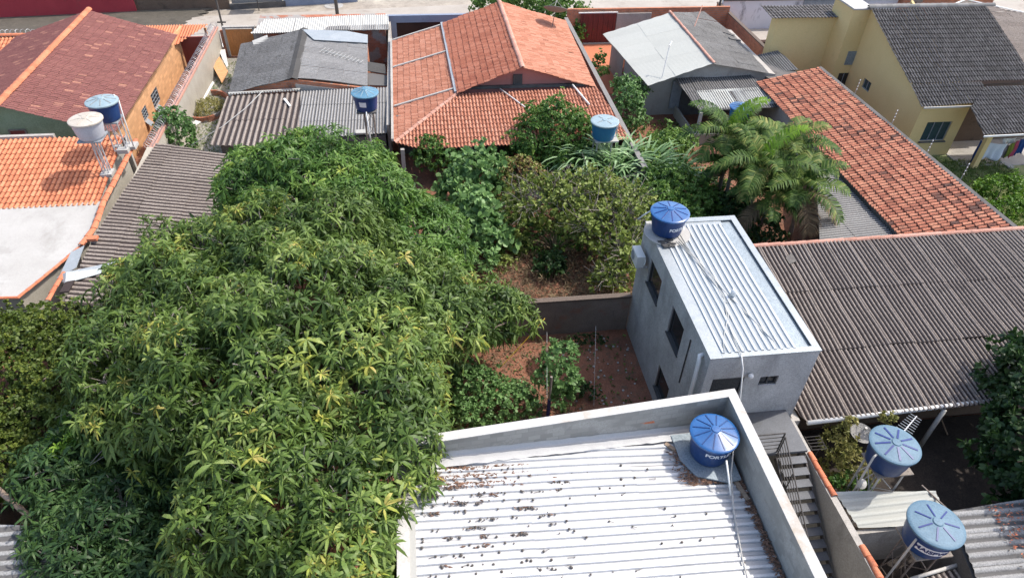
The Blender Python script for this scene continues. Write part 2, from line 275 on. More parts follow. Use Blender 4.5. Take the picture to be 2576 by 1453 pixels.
class MB:
    """collects boxes, tubes, prisms and lathes into one mesh, in world coordinates"""
    def __init__(s): s.v = []; s.f = []; s.t = []
    def add(s, vs, fs, t=.5):
        n = len(s.v); s.v += [tuple(v) for v in vs]; s.f += [tuple(i + n for i in f) for f in fs]; s.t += [t] * len(fs); return s
    def box(s, a, b, t=.5):
        x0, y0, z0 = a; x1, y1, z1 = b
        return s.add([(x0, y0, z0), (x1, y0, z0), (x1, y1, z0), (x0, y1, z0), (x0, y0, z1), (x1, y0, z1), (x1, y1, z1), (x0, y1, z1)],
                     [(0, 3, 2, 1), (4, 5, 6, 7), (0, 1, 5, 4), (1, 2, 6, 5), (2, 3, 7, 6), (3, 0, 4, 7)], t)
    def hexa(s, p, t=.5):      # 4 bottom points then 4 top points
        return s.add(p, [(0, 3, 2, 1), (4, 5, 6, 7), (0, 1, 5, 4), (1, 2, 6, 5), (2, 3, 7, 6), (3, 0, 4, 7)], t)
    def beam(s, a, b, w, h, t=.5):
        a = Vector(a); b = Vector(b); d = (b - a).normalized(); up = Vector((0, 0, 1))
        if abs(d.z) > .95: up = Vector((0, 1, 0))
        r = d.cross(up).normalized() * w / 2; u = r.cross(d).normalized() * h / 2
        return s.hexa([a - r - u, a + r - u, b + r - u, b - r - u, a - r + u, a + r + u, b + r + u, b - r + u], t)
    def prism(s, poly, z0, z1, t=.5):      # z0/z1 numbers or functions of (x, y)
        g = lambda q: q if callable(q) else (lambda x, y: q)
        z0 = g(z0); z1 = g(z1); n = len(poly)
        vs = [(p[0], p[1], z0(p[0], p[1])) for p in poly] + [(p[0], p[1], z1(p[0], p[1])) for p in poly]
        return s.add(vs, [tuple(range(n - 1, -1, -1)), tuple(range(n, 2 * n))] + [(i, (i + 1) % n, (i + 1) % n + n, i + n) for i in range(n)], t)
    def plate(s, pts, th, t=.5):      # pts 3D polygon, thickened downwards
        n = len(pts); vs = [(p[0], p[1], p[2] - th) for p in pts] + [tuple(p) for p in pts]
        return s.add(vs, [tuple(range(n - 1, -1, -1)), tuple(range(n, 2 * n))] + [(i, (i + 1) % n, (i + 1) % n + n, i + n) for i in range(n)], t)
    def tube(s, pts, r, n=6, t=.5):
        pts = [Vector(p) for p in pts]; m = len(pts); rs = r if isinstance(r, (list, tuple)) else [r] * m
        vs = []; prev = None
        for i, p in enumerate(pts):
            d = (pts[min(i + 1, m - 1)] - pts[max(i - 1, 0)]).normalized()
            if prev is None:
                up = Vector((0, 0, 1)) if abs(d.z) < .9 else Vector((1, 0, 0)); a = d.cross(up).normalized()
            else:
                a = (prev - d * prev.dot(d)).normalized()
            prev = a; b = d.cross(a)
            for k in range(n):
                an = 2 * math.pi * k / n; vs.append(p + (a * math.cos(an) + b * math.sin(an)) * rs[i])
        fs = [(i * n + k, i * n + (k + 1) % n, (i + 1) * n + (k + 1) % n, (i + 1) * n + k) for i in range(m - 1) for k in range(n)]
        fs += [tuple(range(n - 1, -1, -1)), tuple((m - 1) * n + k for k in range(n))]
        return s.add(vs, fs, t)
    def lathe(s, c, prof, n=40, t=.5, M=None):
        vs = []; c = Vector(c)
        for (r, z) in prof:
            for k in range(n):
                an = 2 * math.pi * k / n; p = Vector((r * math.cos(an), r * math.sin(an), z))
                if M: p = M @ p
                vs.append(c + p)
        m = len(prof)
        fs = [(i * n + k, i * n + (k + 1) % n, (i + 1) * n + (k + 1) % n, (i + 1) * n + k) for i in range(m - 1) for k in range(n)]
        fs += [tuple(range(n - 1, -1, -1)), tuple((m - 1) * n + k for k in range(n))]
        return s.add(vs, fs, t)
    def build(s, name, m, parent=None, smooth=False):
        return mesh_obj(name, s.v, s.f, m, parent, smooth, s.t)
def auto_smooth(o, deg=40):
    me = o.data; bm = bmesh.new(); bm.from_mesh(me); bmesh.ops.recalc_face_normals(bm, faces=bm.faces)
    for f in bm.faces: f.smooth = True
    for e in bm.edges:
        if len(e.link_faces) == 2 and e.calc_face_angle(0) > math.radians(deg): e.smooth = False
    bm.to_mesh(me); bm.free(); return o

# roofs made of separate tiles or sheets ---------------------------------------------------------
def P_roman(a): return np.where(a < .64, .062 * np.sin(np.pi * a / .64), -.022 * np.sin(np.pi * (a - .64) / .36))
def P_flat(a): return np.where((a > .1) & (a < .55), .028, 0.0)
def P_wave(k, amp): return lambda a: amp * np.sin(2 * np.pi * k * a)
def P_trap(k, h):
    def f(a):
        q = (a * k) % 1.0
        return h * np.clip(np.minimum(q - .35, .85 - q) / .09, 0, 1)
    return f
def unit_roof(name, poly, pl, down, uw, ul, prof, n, m, parent, lift=.03, jz=.004, jr=.0, clip=True, seg=1, th=.012, seed=1, patch=None, jt=.15):
    """poly: convex plan outline; pl: z = a + b x + c y; down: plan direction the rows run down"""
    rng = np.random.default_rng(seed)
    a0, b0, c0 = pl; d = np.array(down, float); d /= np.linalg.norm(d); ac = np.array([-d[1], d[0]])
    P = np.array([(p[0], p[1]) for p in poly], float)
    if np.sum(P[:, 0] * np.roll(P[:, 1], -1) - np.roll(P[:, 0], -1) * P[:, 1]) < 0: P = P[::-1]
    s = P @ d; t = P @ ac; s0, s1, t0, t1 = s.min(), s.max(), t.min(), t.max()
    nt = max(1, round((t1 - t0) / uw)); ns = max(1, round((s1 - s0) / ul)); uw = (t1 - t0) / nt; ul = (s1 - s0) / ns
    I, J = np.meshgrid(np.arange(nt), np.arange(ns)); I = I.ravel(); J = J.ravel()
    cs = s0 + (J + .5) * ul; ct = t0 + (I + .5) * uw
    C = cs[:, None] * d + ct[:, None] * ac
    keep = np.ones(len(C), bool); E = np.roll(P, -1, axis=0) - P; rad = .5 * math.hypot(uw, ul)
    for p, e in zip(P, E):
        nrm = np.array([-e[1], e[0]]) / np.linalg.norm(e); keep &= ((C - p) @ nrm) > -rad
    I, J = I[keep], J[keep]; K = len(I)
    al = np.linspace(0, 1, n + 1); h = prof(al)
    sl = np.concatenate((np.linspace(0, 1, seg + 1), [1.0])); R = len(sl)
    jd = rng.normal(0, jz, K); js = rng.normal(0, jr, (K, 2)); sk = rng.normal(0, jr, K)
    S = s0 + (J[:, None, None] + sl[None, :, None]) * ul + (js[:, 0][:, None, None] * (sl[None, :, None] > .5)) + sk[:, None, None] * (al[None, None, :] - .5) * 1.0
    Tt = t0 + (I[:, None, None] + al[None, None, :]) * uw + js[:, 1][:, None, None] * .4 + 0 * S
    S = S + 0 * Tt
    X = S * d[0] + Tt * ac[0]; Y = S * d[1] + Tt * ac[1]
    Zl = lift * sl[None, :, None]; 
    Z = a0 + b0 * X + c0 * Y + h[None, None, :] + Zl + jd[:, None, None] + .02 * np.sin(X * 1.1 + seed) * np.sin(Y * .9 + 2 * seed) + .012 * np.sin(X * .37 + Y * 2.3 + seed)
    Z[:, -1, :] -= lift + th
    V = np.stack((X, Y, Z), -1).reshape(-1, 3)
    q = np.arange(R - 1)[:, None] * (n + 1) + np.arange(n)[None, :]
    q = q.ravel(); quad = np.stack((q, q + n + 1, q + n + 2, q + 1), -1)
    Fq = (np.arange(K)[:, None, None] * (R * (n + 1)) + quad[None]).reshape(-1, 4)
    tv = rng.random(K)
    if uw > .8: tv = .3 + .4 * tv
    if patch is not None: tv = np.clip(patch(C[keep], tv, rng), 0, 1)
    tint = np.repeat(tv, len(quad))
    idx = Fq.ravel().astype(np.int32); tot = np.full(len(Fq), 4, np.int32)
    hn = (h - h.min()) / max(1e-6, h.max() - h.min()); rel = np.broadcast_to(hn[None, None, :], (K, R, n + 1)).copy(); rel[:, -1, :] *= .3
    o = mesh_obj(name, V, (idx, tot), m, parent, False, tint, rel.ravel())
    if clip:
        off = BASE[o.name]; bm = bmesh.new(); bm.from_mesh(o.data)
        for p, e in zip(P, E):
            nrm = Vector((e[1], -e[0], 0)).normalized()
            bmesh.ops.bisect_plane(bm, geom=bm.verts[:] + bm.edges[:] + bm.faces[:], plane_co=Vector((p[0], p[1], 0)) - off, plane_no=nrm, clear_outer=True)
        bm.to_mesh(o.data); bm.free()
    # shade smooth across the waves, keep laps sharp
    me = o.data
    me.polygons.foreach_set('use_smooth', np.ones(len(me.polygons), dtype=bool))
    try: me.set_sharp_from_angle(angle=math.radians(50))
    except Exception: pass
    return o
def plane_pts(p, q, r):
    M_ = np.array([[1, p[0], p[1]], [1, q[0], q[1]], [1, r[0], r[1]]]); return tuple(np.linalg.solve(M_, [p[2], q[2], r[2]]))
def zpl(pl, dz=0): return lambda x, y: pl[0] + pl[1] * x + pl[2] * y + dz
def caps(name, a, b, m, parent, r=.11, L=.38, drop=.0, seed=3, step=.02):
    """a row of overlapping half-round clay caps from a to b"""
    a = Vector(a); b = Vector(b); n = max(1, round((b - a).length / L)); rnd = random.Random(seed); mb = MB()
    d = (b - a) / n; dn = d.normalized(); side = dn.cross(Vector((0, 0, 1))).normalized(); up = side.cross(dn)
    for i in range(n):
        p0 = a + d * i; p1 = p0 + d * 1.08; vs = []
        j = rnd.uniform(-.012, .012)
        for p, rr in ((p0, r * .88), (p1, r * 1.08)):
            for k in range(7):
                an = math.pi * k / 6; vs.append(p + side * (math.cos(an) * rr + j) + up * math.sin(an) * rr * .8)
            for k in range(6, -1, -1):
                an = math.pi * k / 6; vs.append(p + side * (math.cos(an) * (rr - .015) + j) + up * (math.sin(an) * rr * .8 - .015))
        fs = [(k, k + 1, 14 + k + 1, 14 + k) for k in range(13)] + [tuple(range(13, -1, -1)), tuple(range(14, 28))]
        mb.add(vs, fs, rnd.random())
    return auto_smooth(mb.build(name, m, parent), 50)
def wall(mb, A, B, z0, top, th=.15, openings=(), bev=0, side=1):
    """a wall from A to B with real openings; top: number, function of distance, or list of (s, z). side=1: thickness to the left of A>B"""
    A = Vector((A[0], A[1], 0)); B = Vector((B[0], B[1], 0)); Lg = (B - A).length; d = (B - A) / Lg; nrm = Vector((-d.y, d.x, 0)) * side * th
    if not callable(top):
        if isinstance(top, (int, float)): tz = lambda s, _t=top: _t; brk = []
        else:
            tl = list(top); tz = lambda s: float(np.interp(s, [q[0] for q in tl], [q[1] for q in tl])); brk = [q[0] for q in tl]
    else: tz = top; brk = []
    ss = sorted(set([0, Lg] + [x for x in brk if 0 < x < Lg] + [x for o in openings for x in o[:2] if 0 < x < Lg]))
    zs = sorted(set([z0] + [x for o in openings for x in o[2:4]]))
    def pt(s, z, k): return A + d * s + nrm * k + Vector((0, 0, z))
    for i in range(len(ss) - 1):
        s0, s1 = ss[i], ss[i + 1]; sm = (s0 + s1) / 2
        for j in range(len(zs)):
            za = zs[j]; last = j == len(zs) - 1
            zb0, zb1 = (tz(s0), tz(s1)) if last else (zs[j + 1], zs[j + 1])
            zm = za + .001 if last else (za + zs[j + 1]) / 2
            if any(o[0] - 1e-6 <= sm <= o[1] + 1e-6 and o[2] - 1e-6 <= zm <= o[3] - 1e-6 for o in openings): continue
            for k in (0, 1): mb.add([pt(s0, za, k), pt(s1, za, k), pt(s1, zb1, k), pt(s0, zb0, k)], [(0, 1, 2, 3) if (k == 0) == (side == 1) else (3, 2, 1, 0)])
        mb.add([pt(s0, tz(s0), 0), pt(s1, tz(s1), 0), pt(s1, tz(s1), 1), pt(s0, tz(s0), 1)], [(0, 1, 2, 3)])
    for s in (0, Lg): mb.add([pt(s, z0, 0), pt(s, tz(s), 0), pt(s, tz(s), 1), pt(s, z0, 1)], [(0, 1, 2, 3)])
    for o in openings:
        a, b, c, e = o[:4]
        mb.add([pt(a, c, 0), pt(a, c, 1), pt(a, e, 1), pt(a, e, 0)], [(0, 1, 2, 3)]); mb.add([pt(b, c, 0), pt(b, c, 1), pt(b, e, 1), pt(b, e, 0)], [(3, 2, 1, 0)])
        mb.add([pt(a, c, 0), pt(b, c, 0), pt(b, c, 1), pt(a, c, 1)], [(0, 1, 2, 3)]); mb.add([pt(a, e, 0), pt(b, e, 0), pt(b, e, 1), pt(a, e, 1)], [(3, 2, 1, 0)])
    return mb
def window(parent, A, B, s0, s1, z0, z1, th=.15, side=1, frame='frame_dark', glass='dark_glass', bars=2, rails=1, name='window', depth=.6, label=None):
    """frame and pane inside an opening of the wall A>B"""
    A = Vector((A[0], A[1], 0)); B = Vector((B[0], B[1], 0)); d = (B - A).normalized(); nrm = Vector((-d.y, d.x, 0)) * side
    def pt(s, z, k): return A + d * s + nrm * k + Vector((0, 0, z))
    k = th * depth; w = .05; mb = MB()
    for (sa, za, sb, zb) in ((s0, z0 + w / 2, s1, z0 + w / 2), (s0, z1 - w / 2, s1, z1 - w / 2)): mb.beam(pt(sa + .003, za, k), pt(sb - .003, zb, k), .05, w)
    for sx in [s0 + w / 2 + .003, s1 - w / 2 - .003] + [s0 + (s1 - s0) * i / bars for i in range(1, bars)]: mb.beam(pt(sx, z0 + w, k), pt(sx, z1 - w, k), .045, .045)
    for i in range(1, rails): mb.beam(pt(s0 + w, z0 + (z1 - z0) * i / rails, k - .004), pt(s1 - w, z0 + (z1 - z0) * i / rails, k - .004), .03, .03)
    fr = mb.build(name, frame, parent)
    if label: fr['label'] = label
    g = MB(); g.beam(pt(s0 + .01, (z0 + z1) / 2, k + .025), pt(s1 - .01, (z0 + z1) / 2, k + .025), .01, z1 - z0 - .02); g.build('pane', glass, fr)
    return fr
# ================================================================ THE SETTING
def gz(x, y):
    a = min(1, max(0, (x - 26) / 3)); b = min(1, max(0, (y - 21) / 3)); return -0.6 * a * b
def ground():
    V, Fc = [], []; xs = [-400, -150, -80] + list(np.arange(-50, 71, 1.5)) + [100, 180, 400]; ys = [-200, -60, -20] + list(np.arange(0, 62, 1.5)) + [62.5, 80, 140, 300, 700]
    rnd = random.Random(4)
    for y in ys:
        for x in xs: V.append((x, y, gz(x, y) + (rnd.uniform(-.04, .04) if -45 < x < 65 and 2 < y < 52 else 0)))
    n = len(xs)
    for j in range(len(ys) - 1):
        for i in range(n - 1): Fc.append((j * n + i, j * n + i + 1, (j + 1) * n + i + 1, (j + 1) * n + i))
    o = mesh_obj('ground', V, Fc, 'red_earth'); tag(o, kind='structure')
ground()
def sheet(name, pts, z, m, th=.02, kind='structure'):
    mb = MB(); mb.prism([(p[0], p[1]) for p in pts], z - th, z); o = mb.build(name, m); tag(o, kind=kind); return o
def ky(x): return 64.1 + .085 * (x + 18)          # near kerb line of the street
sheet('pavement', [(-60, 55.9), (70, 55.9), (70, ky(70)), (-60, ky(-60))], .14, 'sidewalk_concrete', .2)
sheet('road', [(-60, ky(-60) + .02), (70, ky(70) + .02), (70, ky(70) + 14), (-60, ky(-60) + 14)], .02, 'asphalt_old', .08)
sheet('yard_path', [(-12.3, 30), (-15.0, 30), (-15.0, 54.8), (-12.3, 54.8)], .06, 'dry_yard', .14)
sheet('concrete_yard', [(12.6, 2), (30, 2), (30, 15.5), (12.6, 15.5)], .07, 'shaded_soil', .14)  # shade of the right-hand yard is put into this near-black floor colour
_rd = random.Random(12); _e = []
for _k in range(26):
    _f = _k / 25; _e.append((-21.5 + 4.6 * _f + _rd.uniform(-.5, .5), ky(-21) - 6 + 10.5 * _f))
sheet('road_shade', [(-60, ky(-60) - 6)] + _e + [(-60, ky(-60) + 6)], .16, 'road_shade', .05)  # dark ragged sheet painting a tree's shadow over the left street
sheet('lawn', [(29.2, 24.3), (46, 24.3), (46, 37), (29.2, 37)], -.53, 'lawn', .05)
# round concrete collars of the manholes in the road
def manhole(u, v, r, label):
    p = at(u, v, .02); t = thing('manhole_cover', label, 'manhole', (p.x, p.y, .02), 'concrete manhole collars in the road')
    MB().lathe((p.x, p.y, .022), [(r, 0), (r, .03)], 32).build('collar', 'slab_white', t)
    MB().lathe((p.x, p.y, .053), [(r * .42, 0), (r * .42, .012)], 24).build('lid', 'wall_grey', t)
manhole(424, 31, .75, 'round concrete manhole collar in the road, the left one of two')
manhole(840, 15, .85, 'round concrete manhole collar in the road, right one of two')

# ---------------------------------------------------------------- across the street
def facade(name, label, u0, u1, vb, h, m, depth=5, cat='wall', group=None):
    a = at(u0, vb[0], 0); b = at(u1, vb[1], 0); t = thing(name, label, cat, ((a.x + b.x) / 2, (a.y + b.y) / 2, 0), group)
    d = (b - a).normalized(); n = Vector((-d.y, d.x, 0)) * .2
    MB().hexa([a, b, b + n, a + n, a + Vector((0, 0, h)), b + Vector((0, 0, h)), b + n + Vector((0, 0, h)), a + n + Vector((0, 0, h))]).build('wall_face', m, t)
    return t, a, b, d
t, a, b, d = facade('street_wall', 'red painted wall with a dark slatted gate across the street', -60, 345, (52, 33), 3.2, 'wall_red')
mb = MB(); p = at(8, 40, 0); q = at(148, 34, 0)
for i in range(24):
    s = p + (q - p) * (i + .5) / 24 - Vector((-d.y, d.x, 0)) * .05; mb.box((s.x - .07, s.y - .03, .1), (s.x + .07, s.y + .02, 2.7))
mb.build('gate', 'wall_bluegrey' if False else 'steel_dark', t)
facade('street_wall', 'dark brown stained wall across the street beside the red one', 346, 580, (31, 24), 3.0, 'wall_brown')
facade('street_wall', 'low grey pink wall across the street on a black base', 586, 712, (20, 14), 3, 'wall_grey')
facade('street_wall', 'blue grey house wall across the street near the thin pole', 716, 900, (17, 6), 3, 'wall_bluegrey')
facade('street_wall', 'short dark shop front across the street beyond the left end of the blue grey wall', 580, 720, (26, 18), .5, 'wall_dark')

def pole(name, label, u, v, z, top, r, m='wood_old', arm=False, lean=(0, 0)):
    p = at(u, v, z); t = thing(name, label, 'pole', p)
    MB().tube([p - Vector((0, 0, .1)), p + Vector((lean[0], lean[1], top))], [r, r * .75], 8).build('shaft', m, t, True)
    if arm:
        MB().beam(p + Vector((-.35, 0, top * arm)), p + Vector((.35, 0, top * arm)), .08, .1).build('bracket', 'steel_dark', t)
    return t
pole('street_pole', 'thin dark pole standing on the pavement by the orange gate', 563, 80, .1, 6.5, .085, 'wall_dark', .12)
pole('utility_pole', 'thick dark utility pole on the pavement behind the white corrugated shed', 849, 38, .1, 7.5, .16, 'wall_dark')
p = at(652, 28, 0); t = thing('street_stall', 'small white canopy on a thin post at the far kerb', 'canopy', p)
MB().tube([p, p + Vector((0, 0, 2.2))], .05, 6).build('post', 'steel_dark', t)
MB().plate([p + Vector((-1.1, -.6, 2.1)), p + Vector((1.0, -.6, 2.15)), p + Vector((1.2, .8, 2.35)), p + Vector((-.9, .8, 2.3))], .06).build('canopy_top', 'white_sheet', t)

# ================================================================ HOUSE WITH RED-BROWN TILES (top left)
def slope_x(xr, zr, s): return (zr + s * xr, -s, 0)       # falls by s per metre towards +x
def slope_y(yr, zr, s): return (zr - s * yr, 0, s)         # falls by s per metre towards -y
t = thing('tiled_house', 'house with large red-brown tiled gable roof, green gable and orange side wall', 'house', (-22.4, 44.5, 0))
RH = [slope_x(-22.35, 4.8, -.333), slope_x(-22.35, 4.8, .333)]
topf = lambda x, y: min(zpl(RH[0])(x, y), zpl(RH[1])(x, y)) - .1
mb = MB(); mb.prism([(-27.2, 37.9), (-22.35, 37.9), (-17.66, 37.9), (-17.66, 51.6), (-22.35, 51.6), (-27.2, 51.6)], 0, topf); mb.build('wall', 'wall_green', t)
OW = ((-17.5, 30.0), (-17.5, 55.0)); wins = [(45.0, 46.45, .62, 1.62), (42.8, 43.75, .82, 1.6)]
ops = [(w[0] - 30.0, w[1] - 30.0, w[2], w[3]) for w in wins]
mb = MB(); wall(mb, OW[0], OW[1], 0, lambda s: 3.08 if 7.4 < s + .001 < 22.5 else 2.55, .14, ops, side=1)
side = mb.build('side_wall', 'wall_orange', t); side['label'] = 'orange side wall with brick pattern'
for o in ops:
    window(t, OW[0], OW[1], *o, th=.14, side=1, frame='frame_grey', bars=3, rails=4, depth=.3)
    k = MB()        # tilted open shutter leaf below each window
    y0, y1 = 30 + o[0], 30 + o[1]
    k.plate([(-17.47, y0, o[2] + .03), (-17.47, y0 + (y1 - y0) * .55, o[2] + .03), (-17.2, y0 + (y1 - y0) * .55, o[2] - .28), (-17.2, y0, o[2] - .28)], .03)
    k.build('shutter', 'frame_grey', t)
def rb_patch(C, tv, rng): return np.where(rng.random(len(tv)) < .05, .86 + tv * .14, .25 + tv * .4)
unit_roof('roof', [(-22.35, 37.2), (-16.95, 37.2), (-16.95, 51.9), (-22.35, 51.9)], RH[1], (1, 0), .2, .42, P_roman, 5, 'tile_redbrown', t, lift=.035, jz=.005, clip=False, seed=11, patch=rb_patch)
unit_roof('roof', [(-27.8, 37.2), (-22.35, 37.2), (-22.35, 51.9), (-27.8, 51.9)], RH[0], (-1, 0), .2, .42, P_roman, 5, 'tile_redbrown', t, lift=.035, jz=.005, clip=False, seed=12, patch=rb_patch)
caps('ridge_tile', (-22.35, 37.1, 4.84), (-22.35, 52.0, 4.84), 'clay_cap', t, r=.2, L=.4)
# attic window in the green gable
p = aty(48, 338, 37.86); mb = MB(); w_, h_ = .42, .28
for a, b in (((-w_, -h_), (w_, -h_)), ((-w_, h_), (w_, h_)), ((-w_, -h_), (-w_, h_)), ((w_, -h_), (w_, h_))):
    mb.beam((p.x + a[0], 37.84, p.z + a[1]), (p.x + b[0], 37.84, p.z + b[1]), .08, .06)
wf = mb.build('window', 'plank_grey', t); MB().box((p.x - w_, 37.83, p.z - h_), (p.x + w_, 37.88, p.z + h_)).build('pane', 'wall_maroon', wf)
# garage roof left of it
t = thing('garage', 'small garage with bright orange tiled roof at the left edge, behind the red-brown roof', 'garage', (-30.5, 50.5, 0))
pa = at(35, 97, 2.6)
gp = slope_y(pa.y, 2.75, .28)
MB().prism([(pa.x - 6, pa.y - 5.4), (pa.x + 1.6, pa.y - 5.4), (pa.x + 1.6, pa.y - .1), (pa.x - 6, pa.y - .1)], 0, zpl(gp, -.1)).build('wall', 'wall_orange', t)
unit_roof('roof', [(pa.x - 6.2, pa.y - 5.8), (pa.x + 1.8, pa.y - 5.8), (pa.x + 1.8, pa.y), (pa.x - 6.2, pa.y)], gp, (0, -1), .25, .42, P_roman, 5, 'tile_bright', t, clip=False, seed=14)
caps('ridge_tile', (pa.x - 6.2, pa.y + .02, 2.83), (pa.x + 1.8, pa.y + .02, 2.83), 'clay_cap', t, r=.16)
# maroon wall + gate canopy between the house and the razor-wire wall
t = thing('side_gate', 'maroon gate wall between the orange side wall and the razor wire wall', 'gate', (-16.3, 54.0, 0))
MB().box((-17.35, 53.2, 0), (-15.25, 53.35, 2.35)).build('panel', 'wall_maroon', t)
t = thing('porch_canopy', 'small bright orange corrugated canopy beyond the red-brown roof', 'canopy', (-17.0, 54.8, 0))
c1 = slope_y(55.2, 2.55, .12)
MB().box((-20.4, 54.5, 0), (-20.2, 54.7, 2.2)).build('post', 'wall_orange', t); MB().box((-16.0, 55.1, 0), (-15.85, 55.3, 2.3)).build('post', 'wall_orange', t)
unit_roof('canopy_sheet', [(-20.5, 52.2), (-17.3, 52.2), (-15.6, 55.2), (-20.5, 55.2)], c1, (0, -1), 1.0, 3.0, P_wave(5, .04), 40, 'tile_bright', t, seed=5)

# razor wire
def razor(name, pts, R, pitch, m, parent, r=.014, wob=.03, seed=2):
    rnd = random.Random(seed); P3 = []; tot = 0
    for i in range(len(pts) - 1):
        a = Vector(pts[i]); b = Vector(pts[i + 1]); L = (b - a).length; d = (b - a) / L; s = d.cross(Vector((0, 0, 1))).normalized(); up = s.cross(d)
        n = int(L / pitch * 12)
        for k in range(n):
            an = 2 * math.pi * k / 12; rr = R * (1 + rnd.uniform(-.06, .06)); P3.append(a + d * (L * k / n) + s * math.cos(an) * rr + up * math.sin(an) * rr + Vector((0, 0, R * .9)))
    mb = MB(); mb.tube(P3, r, 3); return mb.build(name, m, parent)
t = thing('boundary_wall', 'grey plastered boundary wall with pink coping and coiled razor wire, left of the grey roofs', 'wall', (-15.1, 46, 0))
MB().box((-15.2, 36.3, 0), (-15.0, 55.3, 2.22)).build('wall_face', 'wall_beige', t)
MB().box((-15.26, 36.3, 2.22), (-14.96, 55.3, 2.34)).build('coping', 'clay_cap_pink', t)
razor('razor_wire', [(-15.2, 36.4, 2.34), (-15.2, 55.2, 2.34)], .23, .24, 'steel_paint', t, r=.014)
pA = at(25, 92, 2.0); pB = at(175, 82, 2.0)
t = thing('front_wall', 'low front wall with a tangle of razor wire at the top left', 'wall', ((pA.x + pB.x) / 2, pA.y, 0))
MB().box((pA.x - 6, pA.y - .1, 0), (pB.x + 2, pA.y + .1, 2.0)).build('wall_face', 'wall_dark', t)
razor('razor_wire', [(pA.x - 4, pA.y, 2.0), (pB.x + 1, pA.y, 2.0)], .26, .35, 'steel_paint', t, r=.016, seed=8)

# ================================================================ ORANGE TILE ROOF + SLAB (left)
t = thing('slab_house', 'house at the left edge with bright orange wavy tiles above a pale concrete terrace slab', 'house', (-19, 29.5, 0))
MB().prism([(-40, 30.5), (-16.0, 30.5), (-16.0, 35.4), (-40, 35.4)], 0, zpl(slope_y(35.4, 3.7, .16), -.12)).build('wall', 'wall_beige', t)
ptc = lambda pts: [(q.x, q.y) for q in pts]
tp = slope_y(35.4, 3.7, .16)
unit_roof('roof', [(-32, 30.1), (-15.75, 30.1), (-15.75, 35.5), (-32, 35.5)], tp, (0, -1), .24, .43, P_roman, 6, 'tile_bright', t, lift=.035, clip=False, seed=21)
MB().box((-40, 35.5, 0), (-19.3, 35.72, 3.88)).box((-19.3, 35.5, 0), (-15.8, 35.7, 3.6)).build('parapet', 'wall_grey', t)
sl = [at(u, v, 2.9) for u, v in ((-900, 770), (48, 745), (140, 670), (208, 612), (232, 575), (252, 506), (0, 524), (-900, 560))]
MB().prism(ptc(sl), 2.75, 2.9).build('slab', 'slab_white', t)
inn = [(q.x * 1.0 - .12, q.y + .12) for q in sl]; inn = [(-40, sl[1].y + .03), (sl[1].x - .03, sl[1].y + .03), (sl[2].x - .02, sl[2].y + .01), (sl[3].x - .02, sl[3].y), (-15.95, 30.4), (-40, 30.4)]
MB().prism(inn, 0, 2.74).build('lower_wall', 'wall_beige', t)
cl = [at(u, v, 2.95) for u, v in ((-200, 752), (46, 748))]; caps('coping_tile', cl[0], cl[1], 'clay_cap', t, r=.07, L=.5)
pts = [at(u, v, 2.95) for u, v in ((46, 748), (138, 674), (206, 616))]
for i in range(2): caps('coping_tile', pts[i + 1], pts[i], 'clay_cap', t, r=.075, L=.45, seed=i)
pts = [at(u, v, z) for u, v, z in ((206, 616, 3.05), (236, 575, 3.2), (262, 505, 3.3), (342, 352, 3.42))]
for i in range(3): caps('edge_tile', pts[i + 1], pts[i], 'clay_cap', t, r=.14, L=.6, seed=i + 5)

# brown corrugated roof beside it
BR = plane_pts((-15.2, 35.9, 3.25), (-15.2, 22.7, 3.25), (-10.0, 35.3, 2.35))
t = thing('corrugated_roof_house', 'long house with a weathered brown corrugated roof, partly under the mango tree', 'house', (-11, 29, 0))
MB().prism([(-14.4, 23.2), (-6.6, 23.2), (-6.6, 35.0), (-14.8, 35.4)], 0, zpl(BR, -.12)).build('wall', 'wall_beige', t)
pl_ = [atp(u, v, BR) for u, v in ((340, 352), (236, 592), (130, 752))]
unit_roof('roof', [(pl_[0].x, pl_[0].y), (pl_[1].x, pl_[1].y), (pl_[2].x - .05, pl_[2].y - .2), (-6.2, 22.2), (-6.2, 34.8)], BR, (1, -.02), 1.16, 1.9, P_wave(4, .042), 32, 'fibre_brown', t, lift=.015, jz=.006, jr=.01, seed=31, seg=2)
pts = [atp(u, v, BR) + Vector((0, 0, .1)) for u, v in ((163, 690), (122, 760))]; caps('edge_tile', pts[0], pts[1], 'clay_cap', t, r=.1, L=.4)
t = thing('metal_flashing', 'bent shiny sheet metal gutter lying across the brown roof beside the slab', 'gutter', (-14.6, 25.2, 2.9))
q = lambda u, v, z: at(u, v, z)
MB().plate([q(178, 634, 3.28), q(212, 617, 3.28), q(192, 672, 3.22), q(146, 700, 3.22)], .03).build('flashing_plate', 'flashing', t)
MB().plate([q(166, 684, 3.5), q(303, 655, 3.05), q(322, 668, 2.98), q(164, 712, 3.3)], .03).plate([q(142, 697, 3.3), q(166, 684, 3.5), q(164, 712, 3.3), q(158, 712, 3.2)], .02).build('gutter_channel', 'flashing', t)
t2 = MB().plate([q(165, 708, 3.32), q(188, 704, 3.28), q(172, 733, 3.28), q(148, 735, 3.3)], .05).build('roof_sheet', 'fibre_brown'); tag(t2, 'loose dark sheet lying at the corner of the brown roof', 'roofing sheet')
t2 = MB().box(tuple(q(235, 602, 3.3) - Vector((.22, .14, 0))), tuple(q(235, 602, 3.3) + Vector((.2, .14, .12)))).build('loose_tile', 'clay_cap'); tag(t2, 'single orange tile lying loose on the brown corrugated roof', 'tile')

